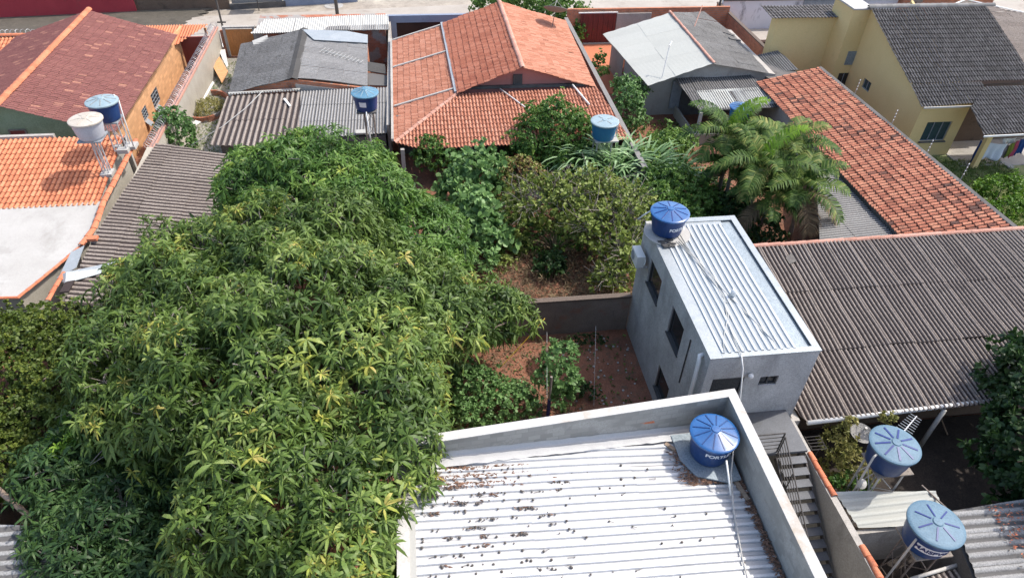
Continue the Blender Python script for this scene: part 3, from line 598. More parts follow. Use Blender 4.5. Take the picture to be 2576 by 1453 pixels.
# ================================================================ GREY ROOF HOUSE
t = thing('grey_roof_house', 'low house with grey corrugated gable roof and raw brick gable', 'house', (-8, 47.5, 0))
GL = plane_pts((-8.0, 43.5, 3.2), (-8.1, 51.9, 3.2), (-12.3, 43.2, 2.4)); GR = plane_pts((-8.0, 43.5, 3.2), (-8.1, 51.9, 3.2), (-3.4, 43.4, 2.45))
gt = lambda x, y: min(zpl(GL)(x, y), zpl(GR)(x, y)) - .09
MB().prism([(-12.0, 43.5), (-8.03, 43.5), (-3.6, 43.5), (-3.6, 51.4), (-8.1, 51.4), (-12.0, 51.4)], 0, gt).build('wall', 'brick_raw', t)
pL = [atp(u, v, GL) for u, v in ((575, 236), (738, 196), (762, 74), (606, 112))]
pR = [atp(u, v, GR) for u, v in ((738, 196), (925, 216), (925, 98), (762, 74))]
unit_roof('roof', ptc(pL), GL, (-1, 0), 1.06, 1.6, P_wave(5, .042), 42, 'fibre_grey', t, lift=.016, jz=.008, jr=.015, seed=41, seg=2)
unit_roof('roof', ptc(pR), GR, (1, 0), 1.06, 1.7, P_wave(5, .042), 42, 'fibre_light', t, lift=.016, jz=.006, jr=.01, seed=42, seg=2)
mb = MB(); a = Vector((-8.0, 43.3, 3.24)); b = Vector((-8.12, 52.0, 3.24)); n_ = 8
for i in range(n_):
    s0 = a + (b - a) * i / n_; s1 = a + (b - a) * (i + 1.06) / n_; w_ = .32
    for sg in (-1, 1):
        mb.plate([s0 + Vector((0, 0, .07 + i % 2 * .01)), s1 + Vector((0, 0, .07 + i % 2 * .01)), s1 + Vector((sg * w_, 0, -.05)), s0 + Vector((sg * w_, 0, -.05))][::sg], .015, (i * .37) % 1)
mb.build('ridge_cap', 'fibre_grey', t)
# low plaster band in the gable
MB().prism([(-7.9, 43.44), (-4.2, 43.44), (-4.2, 43.5), (-7.9, 43.5)], 1.8, lambda x, y: gt(x, y) - .28).build('plaster_patch', 'wall_grey', t)
def loose(name, pts, m, label, cat='sheet', th=.03):
    o = MB().plate([Vector(p_) for p_ in pts], th).build(name, m); tag(o, label, cat); return o
loose('metal_sheet', [at(760, 74, 3.32), at(790, 100, 3.2), at(925, 108, 2.62), at(925, 88, 2.7), at(872, 78, 3.0)], 'flashing', 'bright white metal sheet along the far edge of the grey gable roof')
loose('metal_sheet', [at(634, 103, 2.65), at(672, 88, 2.75), at(680, 112, 2.62), at(640, 120, 2.5)], 'white_sheet', 'small square white sheet on the far left corner of the grey roof')
# lean-to in front
LT = slope_y(43.1, 2.42, .075)
t = thing('lean_to', 'lean-to in front of the brick gable with grey corrugated sheets of two kinds', 'shed', (-7.1, 40, 0))
MB().prism([(-11.7, 37.6), (-2.2, 37.9), (-2.2, 43.2), (-11.7, 43.2)], 0, zpl(LT, -.14)).build('wall', 'wall_dark', t)
pA = [atp(u, v, LT) for u, v in ((572, 244), (756, 232), (757, 300), (757, 360), (528, 366))]
pA = [pA[0], pA[1], pA[3] if False else atp(752, 372, LT), pA[4]]
unit_roof('roof', ptc(pA), LT, (0, -1), .92, 2.6, P_wave(3, .045), 24, 'fibre_brown', t, lift=.02, jz=.006, jr=.012, seed=43, seg=2)
pB = [atp(u, v, LT) for u, v in ((757, 230), (978, 219), (972, 335), (752, 352))]
unit_roof('roof', ptc(pB), LT, (0, -1), 1.06, 1.9, P_wave(6, .034), 42, 'fibre_light', t, lift=.016, jz=.007, jr=.012, seed=44, seg=2)
mb = MB(); a = atp(575, 240, LT); b = atp(756, 229, LT); mb.beam(a + Vector((0, .05, .13)), b + Vector((0, .05, .13)), .16, .03); 
for i in range(26):
    s = a + (b - a) * (i + .5) / 26; mb.box((s.x - .05, s.y - .12, s.z + .06), (s.x + .05, s.y + .06, s.z + .12))
mb.build('top_flashing', 'white_sheet', t)
o = MB().tube([(lambda p_: (p_.x, p_.y, p_.z))(at(480, 366, 1.6)), tuple(at(560, 318, 2.15)), tuple(at(620, 270, 2.5)), tuple(at(661, 229, 2.9))], .022, 5).build('cable', 'cable', None, True); tag(o, 'pale cable hanging across the dark wavy lean-to sheets', 'cable')
# loose bits on the roofs
loose('plank', [atp(713, 252, LT) + Vector((0, 0, .1)), atp(718, 250, LT) + Vector((0, 0, .1)), atp(733, 269, LT) + Vector((0, 0, .1)), atp(729, 271, LT) + Vector((0, 0, .1))], 'pvc_white', 'short pale batten lying loose on the dark lean-to roof', 'batten', .05)
def antenna(name, label, p0, p1, m, n=11, span=.6, r=.012, mast=None, grp=None):
    p0 = Vector(p0); p1 = Vector(p1); t_ = thing(name, label, 'antenna', (p0 + p1) / 2)
    MB().tube([p0, p1], r * 1.5, 5).build('boom', m, t_); d = (p1 - p0).normalized(); s = d.cross(Vector((0, 0, 1))).normalized()
    for i in range(n):
        c = p0 + (p1 - p0) * (i + .5) / n; w_ = span * (1 - .35 * i / n) / 2; MB().tube([c - s * w_ + Vector((0, 0, .015)), c + s * w_ + Vector((0, 0, .015))], r * .8, 4).build('element', m, t_)
    if mast: MB().tube([Vector(mast), (p0 + p1) / 2], r * 2, 6).build('mast', m, t_)
    return t_
antenna('fallen_antenna', 'fallen television antenna lying on the right slope of the grey gable roof', atp(808, 129, GR) + Vector((0, 0, .12)), atp(913, 162, GR) + Vector((0, 0, .12)), 'cable', 12, .9, .016)
# white shed at the street
t = thing('street_shed', 'long shed along the street with a cream white corrugated roof and patched brick wall', 'shed', (-7.2, 54.7, 0))
SH = slope_y(56.6, 2.95, .07)
pS = [atp(u, v, SH) for u, v in ((630, 84), (980, 76), (976, 36), (665, 50))]
unit_roof('roof', ptc(pS), SH, (0, -1), 1.06, 4.0, P_wave(6, .03), 42, 'white_sheet', t, lift=.012, jz=.01, jr=.03, seed=45, seg=2)
MB().prism([(-11.9, 53.4), (-2.3, 53.4), (-2.3, 56.2), (-11.9, 56.2)], 0, zpl(SH, -.12)).build('wall', 'brick_patch', t)
pS2 = [atp(u, v, SH) + Vector((0, 0, .05)) for u, v in ((812, 80), (980, 76), (978, 62), (826, 68))]
unit_roof('patch_sheet', ptc(pS2), (SH[0] + .05, 0, SH[2]), (0, -1), 1.06, 4.0, P_wave(6, .03), 42, 'fibre_light', t, lift=.012, jz=.01, seed=46)
# small side roofs in the passage right of the grey house
loose('roof_sheet', [at(925, 155, 2.3), at(968, 162, 2.2), at(972, 186, 2.15), at(940, 181, 2.2), at(925, 178, 2.3)], 'fibre_grey', 'broken grey roof sheet over the passage right of the grey gable roof', 'roofing sheet', .04)
loose('roof_sheet', [at(925, 183, 2.15), at(975, 190, 2.05), at(978, 216, 2.05), at(926, 214, 2.15)], 'fibre_light', 'lower flat grey sheet over the passage beside the blue tank', 'roofing sheet', .04)
t = thing('front_gate', 'dark gate in a pale blue grey front wall left of the orange roof', 'gate', (1.2, 55.6, 0))
MB().box((-2.3, 55.5, 2.3), (4.9, 55.8, 2.85)).box((-2.3, 55.5, 0), (-1.5, 55.8, 2.3)).box((3.65, 55.5, 0), (5.2, 55.8, 2.3)).build('wall_frame', 'wall_bluegrey', t)
MB().box((-1.5, 55.6, 0), (3.65, 55.66, 2.3)).build('gate_leaf', 'gate_dark', t)
w = MB().box((-2.1, 38.2, 0), (-1.92, 56, 2.42)).build('boundary_wall', 'wall_grey'); tag(w, 'thin grey boundary wall between the grey roofs and the orange roof', 'wall')
# orange gate left
t = thing('yard_gate', 'orange sheet metal gate in the dark brick front wall behind the grey roof', 'gate', (-13.6, 55.3, 0))
mb = MB()
for i in range(9): mb.box((-14.5 + i * .22, 55.26, .05), (-14.5 + i * .22 + .205, 55.32, 2.1), i / 9)
mb.box((-14.5, 55.3, .05), (-12.5, 55.34, 2.1)); mb.build('gate_leaf', 'gate_orange', t)
MB().box((-14.7, 55.2, 0), (-14.53, 55.5, 2.2)).box((-12.5, 55.2, 0), (-12.3, 55.5, 2.2)).box((-14.7, 55.2, 2.2), (-12.3, 55.5, 2.32)).build('gate_frame', 'wall_grey', t)
w = MB().box((-14.96, 55.36, 0), (-14.71, 55.56, 2.0)).box((-12.29, 55.36, 0), (-11.9, 55.56, 2.2)).build('front_wall', 'brick_raw'); tag(w, 'stub of raw brick front wall on both sides of the orange gate', 'wall')

# ================================================================ ORANGE ROOF HOUSE (middle)
t = thing('orange_roof_house', 'house with orange tiled gable roof, pink gable and tiled verandas, centre top', 'house', (5, 45, 0))
ML = slope_x(6.4, 4.6, -.318); MR = slope_x(6.4, 4.6, .318)
MK = slope_y(41.0, 3.2, .16); MS = plane_pts((2.2, 41, 3.1), (2.2, 52, 3.1), (-1.75, 41, 2.5))
mt = lambda x, y: min(zpl(ML)(x, y), zpl(MR)(x, y)) - .1
MB().prism([(2.0, 41.5), (6.4, 41.5), (10.9, 41.5), (10.9, 53.0), (6.4, 53.0), (2.0, 53.0)], 0, mt).build('wall', 'wall_pink', t)
MB().box((-1.6, 41.6, 0), (1.99, 50.0, 2.4)).build('side_room', 'wall_white', t)
for x in (-1.3, 2.6, 6.2, 9.6): MB().box((x, 35.5, 0), (x + .22, 35.72, 2.2)).build('veranda_post', 'wall_grey', t)
MB().box((-1.5, 38.9, 0), (11, 39.05, 2.6)).build('inner_wall', 'wall_dark', t)
def mid_patch(C, tv, rng):
    q_ = np.sin(C[:, 0] * 1.7 + C[:, 1] * .8) * np.sin(C[:, 1] * 1.1); k = rng.random(len(tv)) < .06 + .3 * (q_ > .4) + .3 * (C[:, 1] < 43); return np.where(k, tv * .35, .3 + .7 * tv)
mlp = [atp(u, v, ML) for u, v in ((1150, 236), (1315, 171), (1256, 5), (1112, 60))]
mrp = [atp(u, v, MR) for u, v in ((1315, 171), (1500, 221), (1423, 54), (1256, 5))]
unit_roof('roof', ptc(mlp), ML, (-1, 0), .21, .42, P_roman, 5, 'tile_mid', t, lift=.04, jz=.008, jr=.012, seed=51, patch=mid_patch)
unit_roof('roof', ptc(mrp), MR, (1, 0), .21, .42, P_roman, 5, 'tile_salmon', t, lift=.03, jz=.008, jr=.01, seed=52)
caps('ridge_tile', mlp[1] + Vector((0, -.1, .04)), mlp[2] + Vector((0, .2, .04)), 'clay_cap_pink', t, r=.16, L=.42, seed=8)
msp = [atp(u, v, MS) for u, v in ((986, 104), (1112, 62), (1148, 238), (1030, 330), (990, 356))]
msp[3].y = max(msp[3].y, msp[4].y - .3)
unit_roof('side_roof', ptc([msp[0], msp[1], msp[2], msp[4]]), MS, (-1, 0), .21, .42, P_roman, 5, 'tile_salmon', t, lift=.03, jz=.006, jr=.01, seed=53)
mkp = [atp(u, v, MK) for u, v in ((1148, 238), (1502, 221), (1560, 305), (1585, 352), (1060, 376), (993, 364))]
hx = atp(993, 360, MK)
unit_roof('veranda_roof', ptc([mkp[0], mkp[1], mkp[3], mkp[4], hx]), MK, (0, -1), .21, .42, P_roman, 6, 'tile_salmon', t, lift=.04, jz=.006, jr=.006, seed=54)
caps('hip_tile', mkp[0] + Vector((0, 0, .02)), hx + Vector((.0, .0, .06)), 'clay_cap_pink', t, r=.13, L=.42, seed=4)
# grey gutter strips and white battens on the side roof
def strip(name, pa, pb, w_, h_, m, par): return MB().beam(pa, pb, w_, h_).build(name, m, par)
strip('gutter', msp[2] + Vector((-.02, .05, .12)), msp[1] + Vector((-.02, 0, .12)), .2, .14, 'frame_grey', t)
strip('edge_flashing', msp[4] + Vector((-.05, 0, .1)), msp[0] + Vector((-.05, .1, .1)), .14, .16, 'wall_grey', t)
for (u0, v0, u1, v1) in ((986, 105, 1110, 66), (989, 173, 1124, 132), (992, 271, 1144, 226)):
    strip('batten', atp(u0, v0, MS) + Vector((0, 0, .11)), atp(u1, v1, MS) + Vector((0, 0, .11)), .12, .08, 'white_sheet', t)
strip('gable_gutter', Vector((mlp[0].x + .4, 41.32, 3.2)), Vector((10.6, 41.32, 3.18)), .2, .16, 'wall_dark', t)
p = aty(1302, 203, 41.42); mb = MB()
mb.box((p.x - .3, 41.38, p.z - .45), (p.x + .3, 41.46, p.z + .4))
for i in range(4): mb.box((p.x - .25 + i * .14, 41.35, p.z - .4), (p.x - .17 + i * .14, 41.38, p.z + .35))
mb.build('gable_vent', 'fibre_light', t)
def pipe(name, pts, r, m, label=None, cat='pipe', parent=None):
    o = MB().tube(pts, r, 8).build(name, m, parent, True)
    if parent is None: tag(o, label, cat)
    return o
pipe('pipe', [atp(1258, 228, MK) + Vector((0, 0, .12)), atp(1334, 284, MK) + Vector((0, 0, .12))], .04, 'pvc_white', 'white plastic pipe crossing the orange veranda roof left of the bush')
pipe('pipe', [atp(1440, 218, MK) + Vector((0, 0, .12)), atp(1482, 268, MK) + Vector((0, 0, .12))], .06, 'pvc_white', 'thicker white pipe at the right end of the orange veranda roof')
# satellite dish on the right slope
def dish(name, label, p, R, tilt, az, m, mast, elem=True):
    p = Vector(p); t_ = thing(name, label, 'satellite dish', mast); M_ = Matrix.Rotation(az, 3, 'Z') @ Matrix.Rotation(tilt, 3, 'X')
    pr = [(R * q_, .28 * R * q_ * q_) for q_ in (.02, .3, .6, .85, 1.0)] + [(R * q_, .28 * R * q_ * q_ - .03) for q_ in (1.0, .6, .02)]
    auto_smooth(MB().lathe(p, pr, 32, M=M_).build('reflector', m, t_), 60)
    f0 = p + M_ @ Vector((0, 0, R * .85)); MB().tube([p + M_ @ Vector((R * .8, 0, .2 * R)), f0, p + M_ @ Vector((-R * .8, 0, .2 * R))], .015, 5).tube([p + M_ @ Vector((0, R * .8, .2 * R)), f0], .015, 5).tube([f0, f0 + M_ @ Vector((0, 0, .12))], .05, 8).build('feed_arm', 'pvc_old', t_)
    MB().tube([Vector(mast), p], .03, 6).build('mast', 'steel_dark', t_)
    return t_
pd = atp(1388, 72, MR); dish('satellite_dish', 'large grey satellite dish at the far right edge of the orange roof', pd + Vector((.3, .6, 1.0)), .9, math.radians(28), math.radians(160), 'dish_grey', pd)

# ================================================================ walls between lots
t = thing('boundary_wall', 'dark weathered boundary wall right of the orange roof running to the street', 'wall', (12.2, 44, 0))
MB().box((12.08, 32.2, 0), (12.3, 55.8, 2.3)).build('wall_face', 'wall_dark', t)
MB().box((12.04, 32.2, 2.3), (12.34, 55.8, 2.38)).build('coping', 'cap_grey', t)
t = thing('front_gate', 'dark red metal gate beside the small tree at the top', 'gate', (15.2, 56.2, 0))
mb = MB()
for i in range(14): mb.box((13.5 + i * .215, 56.1 - (i % 2) * .02, 0), (13.5 + i * .215 + .2, 56.16, 2.55), i / 14)
mb.build('gate_leaf', 'gate_red', t); MB().box((13.3, 56.08, 2.56), (16.6, 56.2, 2.64)).build('gate_rail', 'pvc_white', t)
t = thing('front_wall', 'raw brick front wall along the street behind the white and grey roof', 'wall', (20, 56.3, 0))
MB().box((12.4, 56.3, 0), (26.3, 56.5, 2.85)).build('wall_face', 'brick_raw', t); MB().box((16.55, 56.12, 0), (19.5, 56.28, 2.5)).build('plaster', 'wall_grey', t)
s_ = sheet('driveway', [(12.4, 46.5), (17.5, 46.5), (17.5, 56.0), (12.4, 56.0)], .05, 'clay_cap', .12)
t = thing('boundary_wall', 'tall raw brick boundary wall left of the yellow house', 'wall', (26.4, 50, 0))
MB().box((26.25, 43.2, 0), (26.45, 59.0, 2.3)).build('wall_face', 'brick_raw', t); MB().box((26.2, 43.2, 2.3), (26.5, 59.0, 2.37)).build('coping', 'cap_dark', t)
pole('wooden_post', 'dark post at the street corner of the raw brick wall', 1803, 48, 1.2, 2.8, .12, 'wall_dark')

# ================================================================ WHITE AND GREY ROOF HOUSE
t = thing('white_roof_house', 'house with a gable roof, one slope cream white and the other grey', 'house', (19.5, 46.5, 0))
WL = plane_pts((19.63, 42.62, 3.8), (19.65, 52.42, 3.8), (15.0, 42.0, 2.8)); WR = plane_pts((19.63, 42.62, 3.8), (19.65, 52.42, 3.8), (25.0, 43.0, 2.7))
wt = lambda x, y: min(zpl(WL)(x, y), zpl(WR)(x, y)) - .12
wlp = [atp(u, v, WL) for u, v in ((1630, 216), (1796, 160), (1686, 32), (1516, 86))]
wrp = [atp(u, v, WR) for u, v in ((1796, 160), (1936, 186), (1850, 92), (1772, 30), (1686, 32))]
MB().prism([(15.2, 43.0), (19.64, 43.0), (24.6, 43.2), (24.6, 51.6), (19.65, 51.9), (14.9, 51.0)], 0, wt).build('wall', 'wall_grey', t)
unit_roof('roof', ptc(wlp), WL, (-1, 0), 1.06, 2.4, P_wave(6, .018), 36, 'fibre_white', t, lift=.012, jz=.004, seed=61)
unit_roof('roof', ptc(wrp), WR, (1, 0), 1.06, 2.2, P_wave(6, .018), 36, 'fibre_grey', t, lift=.014, jz=.008, jr=.015, seed=62)
caps('ridge_tile', wlp[1] + Vector((0, -.05, .04)), wlp[2] + Vector((0, .1, .04)), 'clay_cap_pink', t, r=.11, L=.3, seed=6)
p = atx(1556, 268, 15.1); MB().box((15.02, p.y - .25, 1.0), (15.14, p.y + .25, 2.1)).build('window', 'dark_glass', t)
for (u0, v0, u1, v1) in ((1820, 82, 1848, 92), (1834, 98, 1862, 104)): MB().beam(atp(u0, v0, WR) + Vector((0, 0, .06)), atp(u1, v1, WR) + Vector((0, 0, .06)), .32, .05).build('dark_patch', 'wall_dark', t)
WV = plane_pts((17.4, 43.1, 2.7), (22.9, 43.3, 2.7), (17.6, 38.6, 2.25))
wvp = [atp(u, v, WV) for u, v in ((1697, 198), (1886, 186), (1975, 270), (1760, 280))]
unit_roof('veranda_roof', ptc(wvp), WV, (0, -1), 1.06, 2.3, P_wave(6, .025), 42, 'fibre_grey', t, lift=.016, jz=.01, jr=.02, seed=63, seg=2)
unit_roof('patch_sheet', ptc([atp(u, v, WV) for u, v in ((1752, 230), (1905, 220), (1957, 262), (1782, 276))]), (WV[0] + .035, WV[1], WV[2]), (0, -1), 1.06, 2.3, P_wave(6, .025), 42, 'fibre_white', t, lift=.01, jz=.006, seed=65)
p = at(1741, 332, 0); p = Vector((p.x, p.y, 0)); tp_ = atp(1762, 283, WV)
MB().box((17.72, 38.75, 0), (17.9, 38.93, 2.2)).build('veranda_post', 'pvc_old', t)
MB().box((17.7, 38.6, 0), (23.5, 38.72, .75)).box((17.58, 38.6, 0), (17.7, 42.8, .75)).build('low_wall', 'wall_beige', t)
MB().box((17.9, 42.86, 0), (22.4, 42.94, 2.3)).build('veranda_wall', 'wall_dark', t)
q0 = aty(1702, 262, 42.8); MB().box((17.15, 42.8, .55), (17.85, 42.9, 2.55)).build('door_panel', 'frame_grey', t)
# roofs between this house and the yellow one
s1 = MB().prism(ptc([at(u, v, 2.75) for u, v in ((1905, 170), (1935, 190), (1975, 195), (2010, 178), (1955, 130), (1900, 142))]), 0, 2.55).build('wall', 'wall_dark', None)
t = thing('side_roof', 'dark grey sloping corrugated roof squeezed between the brick wall and the red roof', 'shed', (26, 43.5, 0)); s1.parent = t; s1.location = s1.location - t.location
SR = plane_pts((24.8, 46, 2.6), (28.2, 45.5, 2.9), (25.3, 42, 2.35))
unit_roof('roof', ptc([atp(u, v, SR) for u, v in ((1915, 190), (2010, 176), (1958, 126), (1898, 140))]), SR, (0, -1), .9, 2.2, P_wave(5, .03), 36, 'fibre_grey', t, seed=64)

# ================================================================ LONG WEATHERED RED ROOF
LR = plane_pts((26.9, 42.3, 3.5), (27.9, 23.5, 3.5), (22.8, 33, 2.5))
t = thing('long_shed', 'long narrow shed with a weathered red and black tiled roof', 'shed', (25.2, 33, 0))
lrp = [atp(u, v, LR) for u, v in ((1901, 208), (2268, 601), (2552, 577), (2058, 171))]
def lr_patch(C, tv, rng):
    q_ = np.sin(C[:, 0] * 1.5 + C[:, 1] * .9) * np.sin(C[:, 1] * .55 + 1 + C[:, 0] * .4) + .5 * np.sin(C[:, 1] * 2.1 + C[:, 0] * 2.7)
    return np.where(rng.random(len(tv)) < .05 + .4 * (q_ > .6), tv * .35, .35 + tv * .65)
unit_roof('roof', ptc(lrp), LR, (-1, 0), .235, .47, P_roman, 6, 'tile_weathered', t, lift=.05, jz=.008, jr=.009, seed=71, patch=lr_patch)
inner = [(23.2, 24.4), (27.4, 23.8), (26.6, 41.6), (23.1, 41.4)]
MB().prism(inner, -.3, zpl(LR, -.2)).build('wall', 'wall_grey', t)
MB().prism([(27.35, 23.2), (28.0, 23.2), (27.0, 42.5), (26.75, 42.5)][0:0] or [(lrp[2].x, lrp[2].y), (lrp[2].x + .2, lrp[2].y), (lrp[3].x + .2, lrp[3].y), (lrp[3].x, lrp[3].y)], -.6, zpl(LR, .06)).build('party_wall', 'wall_dark', t)
# electric fence posts on its right edge
for i, (u, v) in enumerate(((2145, 240), (2236, 318), (2322, 395), (2410, 455), (2143, 195))):
    if i == 4: continue
    p = atp(u, v, LR) + Vector((.1, 0, .05)); t_ = thing('fence_post', ['thin electric fence post above the red roof by the yellow door', 'thin electric fence post above the red roof in front of the blank yellow wall', 'thin electric fence post above the red roof under the big yellow house window', 'thin electric fence post above the red roof beside the grass'][i], 'fence post', p, 'electric fence posts on the red roof edge')
    MB().tube([p, p + Vector((.06, .02, 1.0))], .014, 5).build('rod', 'steel_paint', t_)
    for k in range(4): MB().tube([p + Vector((.0, 0, .35 + k * .2)), p + Vector((.06, 0, .35 + k * .2))], .024, 6).build('insulator', 'pvc_white', t_)
# grey corrugated roof below it
GK = plane_pts((22.9, 24.0, 2.2), (22.6, 33, 2.2), (17.5, 24.5, 1.8))
t = thing('low_grey_shed', 'low shed with a finely corrugated grey roof between the palms and the red roof', 'shed', (20, 27.5, 0))
gkp = [atp(u, v, GK) for u, v in ((2062, 612), (2275, 604), (2085, 398), (2052, 420))]
unit_roof('roof', [(gkp[0].x, gkp[0].y), (23.0, 23.95), (22.9, gkp[2].y), (gkp[3].x, gkp[3].y)], GK, (-1, 0), 1.06, 2.3, P_wave(6, .025), 42, 'fibre_light', t, lift=.014, jz=.005, jr=.01, seed=72, seg=2)
MB().prism([(gkp[0].x + .5, 24.3), (22.8, 24.3), (22.8, gkp[2].y - .3), (gkp[3].x + .5, gkp[3].y - .3)], 0, zpl(GK, -.1)).build('wall', 'wall_dark', t)

# ================================================================ YELLOW HOUSE
t = thing('yellow_house', 'tall yellow house with charcoal tiled roof at the top right', 'house', (33, 41, -.6))
YR = slope_y(45.2, 6.4, .368)
gz_ = -.6
mb = MB()
wall(mb, (31.6, 37.062), (31.6, 45.39), gz_, lambda s: zpl(YR)(0, 37.06 + s) - .12, .16, [(42.5 - 37.06, 43.45 - 37.06, 1.4, 2.1)], side=-1)
wall(mb, (31.6, 36.9), (34.95, 36.9), gz_, 3.2, .16, [(.85, 2.62, .55, 1.93)], side=1)
wall(mb, (34.95, 37.062), (34.95, 46), gz_, lambda s: zpl(YR)(0, 37.06 + s) - .12, .16, side=1)
mb.build('wall', 'wall_yellow', t)
window(t, (31.6, 37.06), (31.6, 46.6), 5.44, 6.39, 1.4, 2.1, .16, -1, 'frame_grey', 'teal_glass', 2, 1)
fr = window(t, (31.6, 36.9), (34.95, 36.9), .85, 2.62, .55, 1.93, .16, 1, 'frame_grey', 'teal_glass', 3, 1)
MB().box((32.4, 36.8, .47), (34.3, 36.9, .55)).build('window_sill', 'wall_dark', t)
unit_roof('roof', ptc([atp(u, v, YR) for u, v in ((2190, 24), (2482, 16), (2604, 202), (2289, 212))]), YR, (0, -1), .205, .42, P_roman, 6, 'tile_charcoal', t, lift=.045, jz=.005, jr=.003, seed=81)
unit_roof('roof', ptc([atp(u, v, YR) for u, v in ((2289, 212), (2468, 206), (2502, 259), (2319, 271))]), YR, (0, -1), .205, .42, P_roman, 6, 'tile_charcoal', t, lift=.045, jz=.005, jr=.003, seed=86)
strip('eave_flashing', Vector((31.3, 36.42, 3.2)), Vector((36.2, 36.42, 3.2)), .06, .1, 'pvc_old', t)
caps('ridge_tile', (31.2, 45.25, 6.42), (40.7, 45.25, 6.42), 'cap_grey', t, r=.2, L=.42, seed=9)
# verge soffit
YB = slope_y(45.2, 6.4, -.3)
unit_roof('roof', [(31.3, 45.2), (40.6, 45.2), (40.6, 50), (31.3, 50)], (6.4 + .3 * 45.2, 0, -.3), (0, 1), .4, .42, P_roman, 4, 'tile_charcoal', t, clip=False, seed=83)
# stair tower with white cap
MB().box((30.3, 45.4, gz_), (31.75, 48, 6.2)).build('tower', 'wall_yellow', t)
MB().box((30.25, 45.33, 6.2), (31.8, 48, 6.3)).build('tower_cap', 'coping_white', t)
MB().box((30.85, 45.36, -.3), (31.58, 45.4, 1.62)).build('door', 'dark_glass', t); MB().box((31.2, 45.34, -.3), (31.24, 45.36, 1.62)).build('door_frame', 'frame_grey', t)
p = aty(2141, 146, 45.4); mb = MB(); mb.box((p.x - .38, 45.34, p.z - .5), (p.x + .38, 45.42, p.z + .5))
for i in range(5): mb.box((p.x - .36 + i * .15, 45.32, p.z - .48), (p.x - .29 + i * .15, 45.34, p.z + .48))
mb.build('vent', 'flashing_matt', t)
# rear wing
mb = MB(); wall(mb, (25.85, 47.2), (30.3, 47.2), gz_, 5.1, .16, side=1); mb.box((25.9, 47.38, gz_), (26.0, 48.2, 4.9)); mb.build('wing_wall', 'wall_yellow', t)
YW = (5.15 - .06 * 47, 0, .06)
unit_roof('wing_roof', [(25.3, 46.9), (31.4, 46.9), (31.4, 49.2), (25.3, 49.2)], YW, (0, -1), .25, .42, P_roman, 5, 'tile_charcoal', t, seed=82)
# lower roof of the patio
YP = slope_y(38.6, 4.1, .22)
YP = plane_pts((36, 33.3, 2.7), (40, 33.3, 2.7), (36, 39, 4.3))
unit_roof('patio_roof', ptc([atp(u, v, YP) for u, v in ((2475, 341), (2760, 322), (2740, 214), (2478, 218), (2442, 272))]), YP, (0, -1), .205, .42, P_roman, 6, 'tile_charcoal', t, lift=.035, jz=.006, jr=.004, seed=84)
a = atp(2474, 343, YP); strip('patio_flashing', a + Vector((0, -.03, 0)), atp(2740, 330, YP) + Vector((0, -.03, 0)), .05, .1, 'pvc_white', t)
a = atp(2483, 338, YP); b = at(2446, 425, gz_); MB().hexa([(b.x - .17, b.y - .12, gz_), (b.x + .17, b.y - .12, gz_), (b.x + .17, b.y + .15, gz_), (b.x - .17, b.y + .15, gz_), (b.x - .17, b.y - .12, a.z - .1), (b.x + .17, b.y - .12, a.z - .1), (b.x + .17, b.y + .15, a.z - .1), (b.x - .17, b.y + .15, a.z - .1)]).build('patio_pillar', 'wall_yellow', t)
MB().box((35.1, 38.5, gz_), (44, 38.7, 3.6)).build('patio_wall', 'wall_brown', t)
sheet('patio_floor', [(34.9, 35.3), (43, 35.0), (43, 38.5), (34.9, 38.5)], gz_ + .12, 'wall_grey', .15)
def cloth(name, u0, v0, u1, v1, y, drop, m, label, group='laundry hanging on the line', seed=0):
    a = aty(u0, v0, y); b = aty(u1, v1, y); rnd = random.Random(seed); V, Fc = [], []; n, k = 14, 8
    for s_ in (0, .015):
        for j in range(k + 1):
            for i in range(n + 1):
                f = i / n; g = j / k; V.append((a.x + (b.x - a.x) * f + .03 * math.sin(j + seed), y + s_ + .05 * math.sin(f * 19 + seed) * (.3 + g) + .03 * math.sin(f * 7 + j * .6), a.z + (b.z - a.z) * f - drop * g * (1 + .07 * math.sin(f * 9 + seed)) - .05 * math.sin(math.pi * f)))
    N_ = (n + 1) * (k + 1)
    for j in range(k):
        for i in range(n):
            q_ = j * (n + 1) + i; Fc.append((q_, q_ + 1, q_ + n + 2, q_ + n + 1)); Fc.append((N_ + q_, N_ + q_ + n + 1, N_ + q_ + n + 2, N_ + q_ + 1))
    for j in range(k): q_ = j * (n + 1); Fc.append((q_, q_ + n + 1, N_ + q_ + n + 1, N_ + q_)); q_ += n; Fc.append((q_, N_ + q_, N_ + q_ + n + 1, q_ + n + 1))
    for i in range(n): q_ = k * (n + 1) + i; Fc.append((q_, q_ + 1, N_ + q_ + 1, N_ + q_))
    o = mesh_obj(name, V, Fc, m, None, True); tag(o, label, 'laundry', group)
yl = 35.4
cloth('sheet', 2480, 358, 2536, 362, yl, 1.15, 'cloth_white', 'wide pale blue sheet hanging under the patio roof', seed=1)
cloth('towel', 2530, 363, 2546, 364, yl + .15, .9, 'cloth_mauve', 'mauve grey towel hanging beside the pale blue sheet', seed=2)
cloth('towel', 2544, 362, 2560, 354, yl, 1.0, 'cloth_green', 'olive green towel on the washing line', seed=3)
cloth('towel', 2558, 355, 2570, 350, yl + .05, 1.2, 'cloth_pink', 'pink towel on the washing line', seed=4)
cloth('towel', 2568, 352, 2590, 345, yl + .1, 1.1, 'cloth_blue', 'dark blue towel on the washing line at the right edge', seed=5)
cloth('towel', 2468, 352, 2482, 357, yl + .12, 1.5, 'cloth_blue', 'narrow dark blue cloth beside the yellow pillar', seed=6)
cloth('shirt', 2527, 348, 2558, 346, yl + .2, .35, 'plastic_white', 'small white garment on the upper washing line', seed=7)
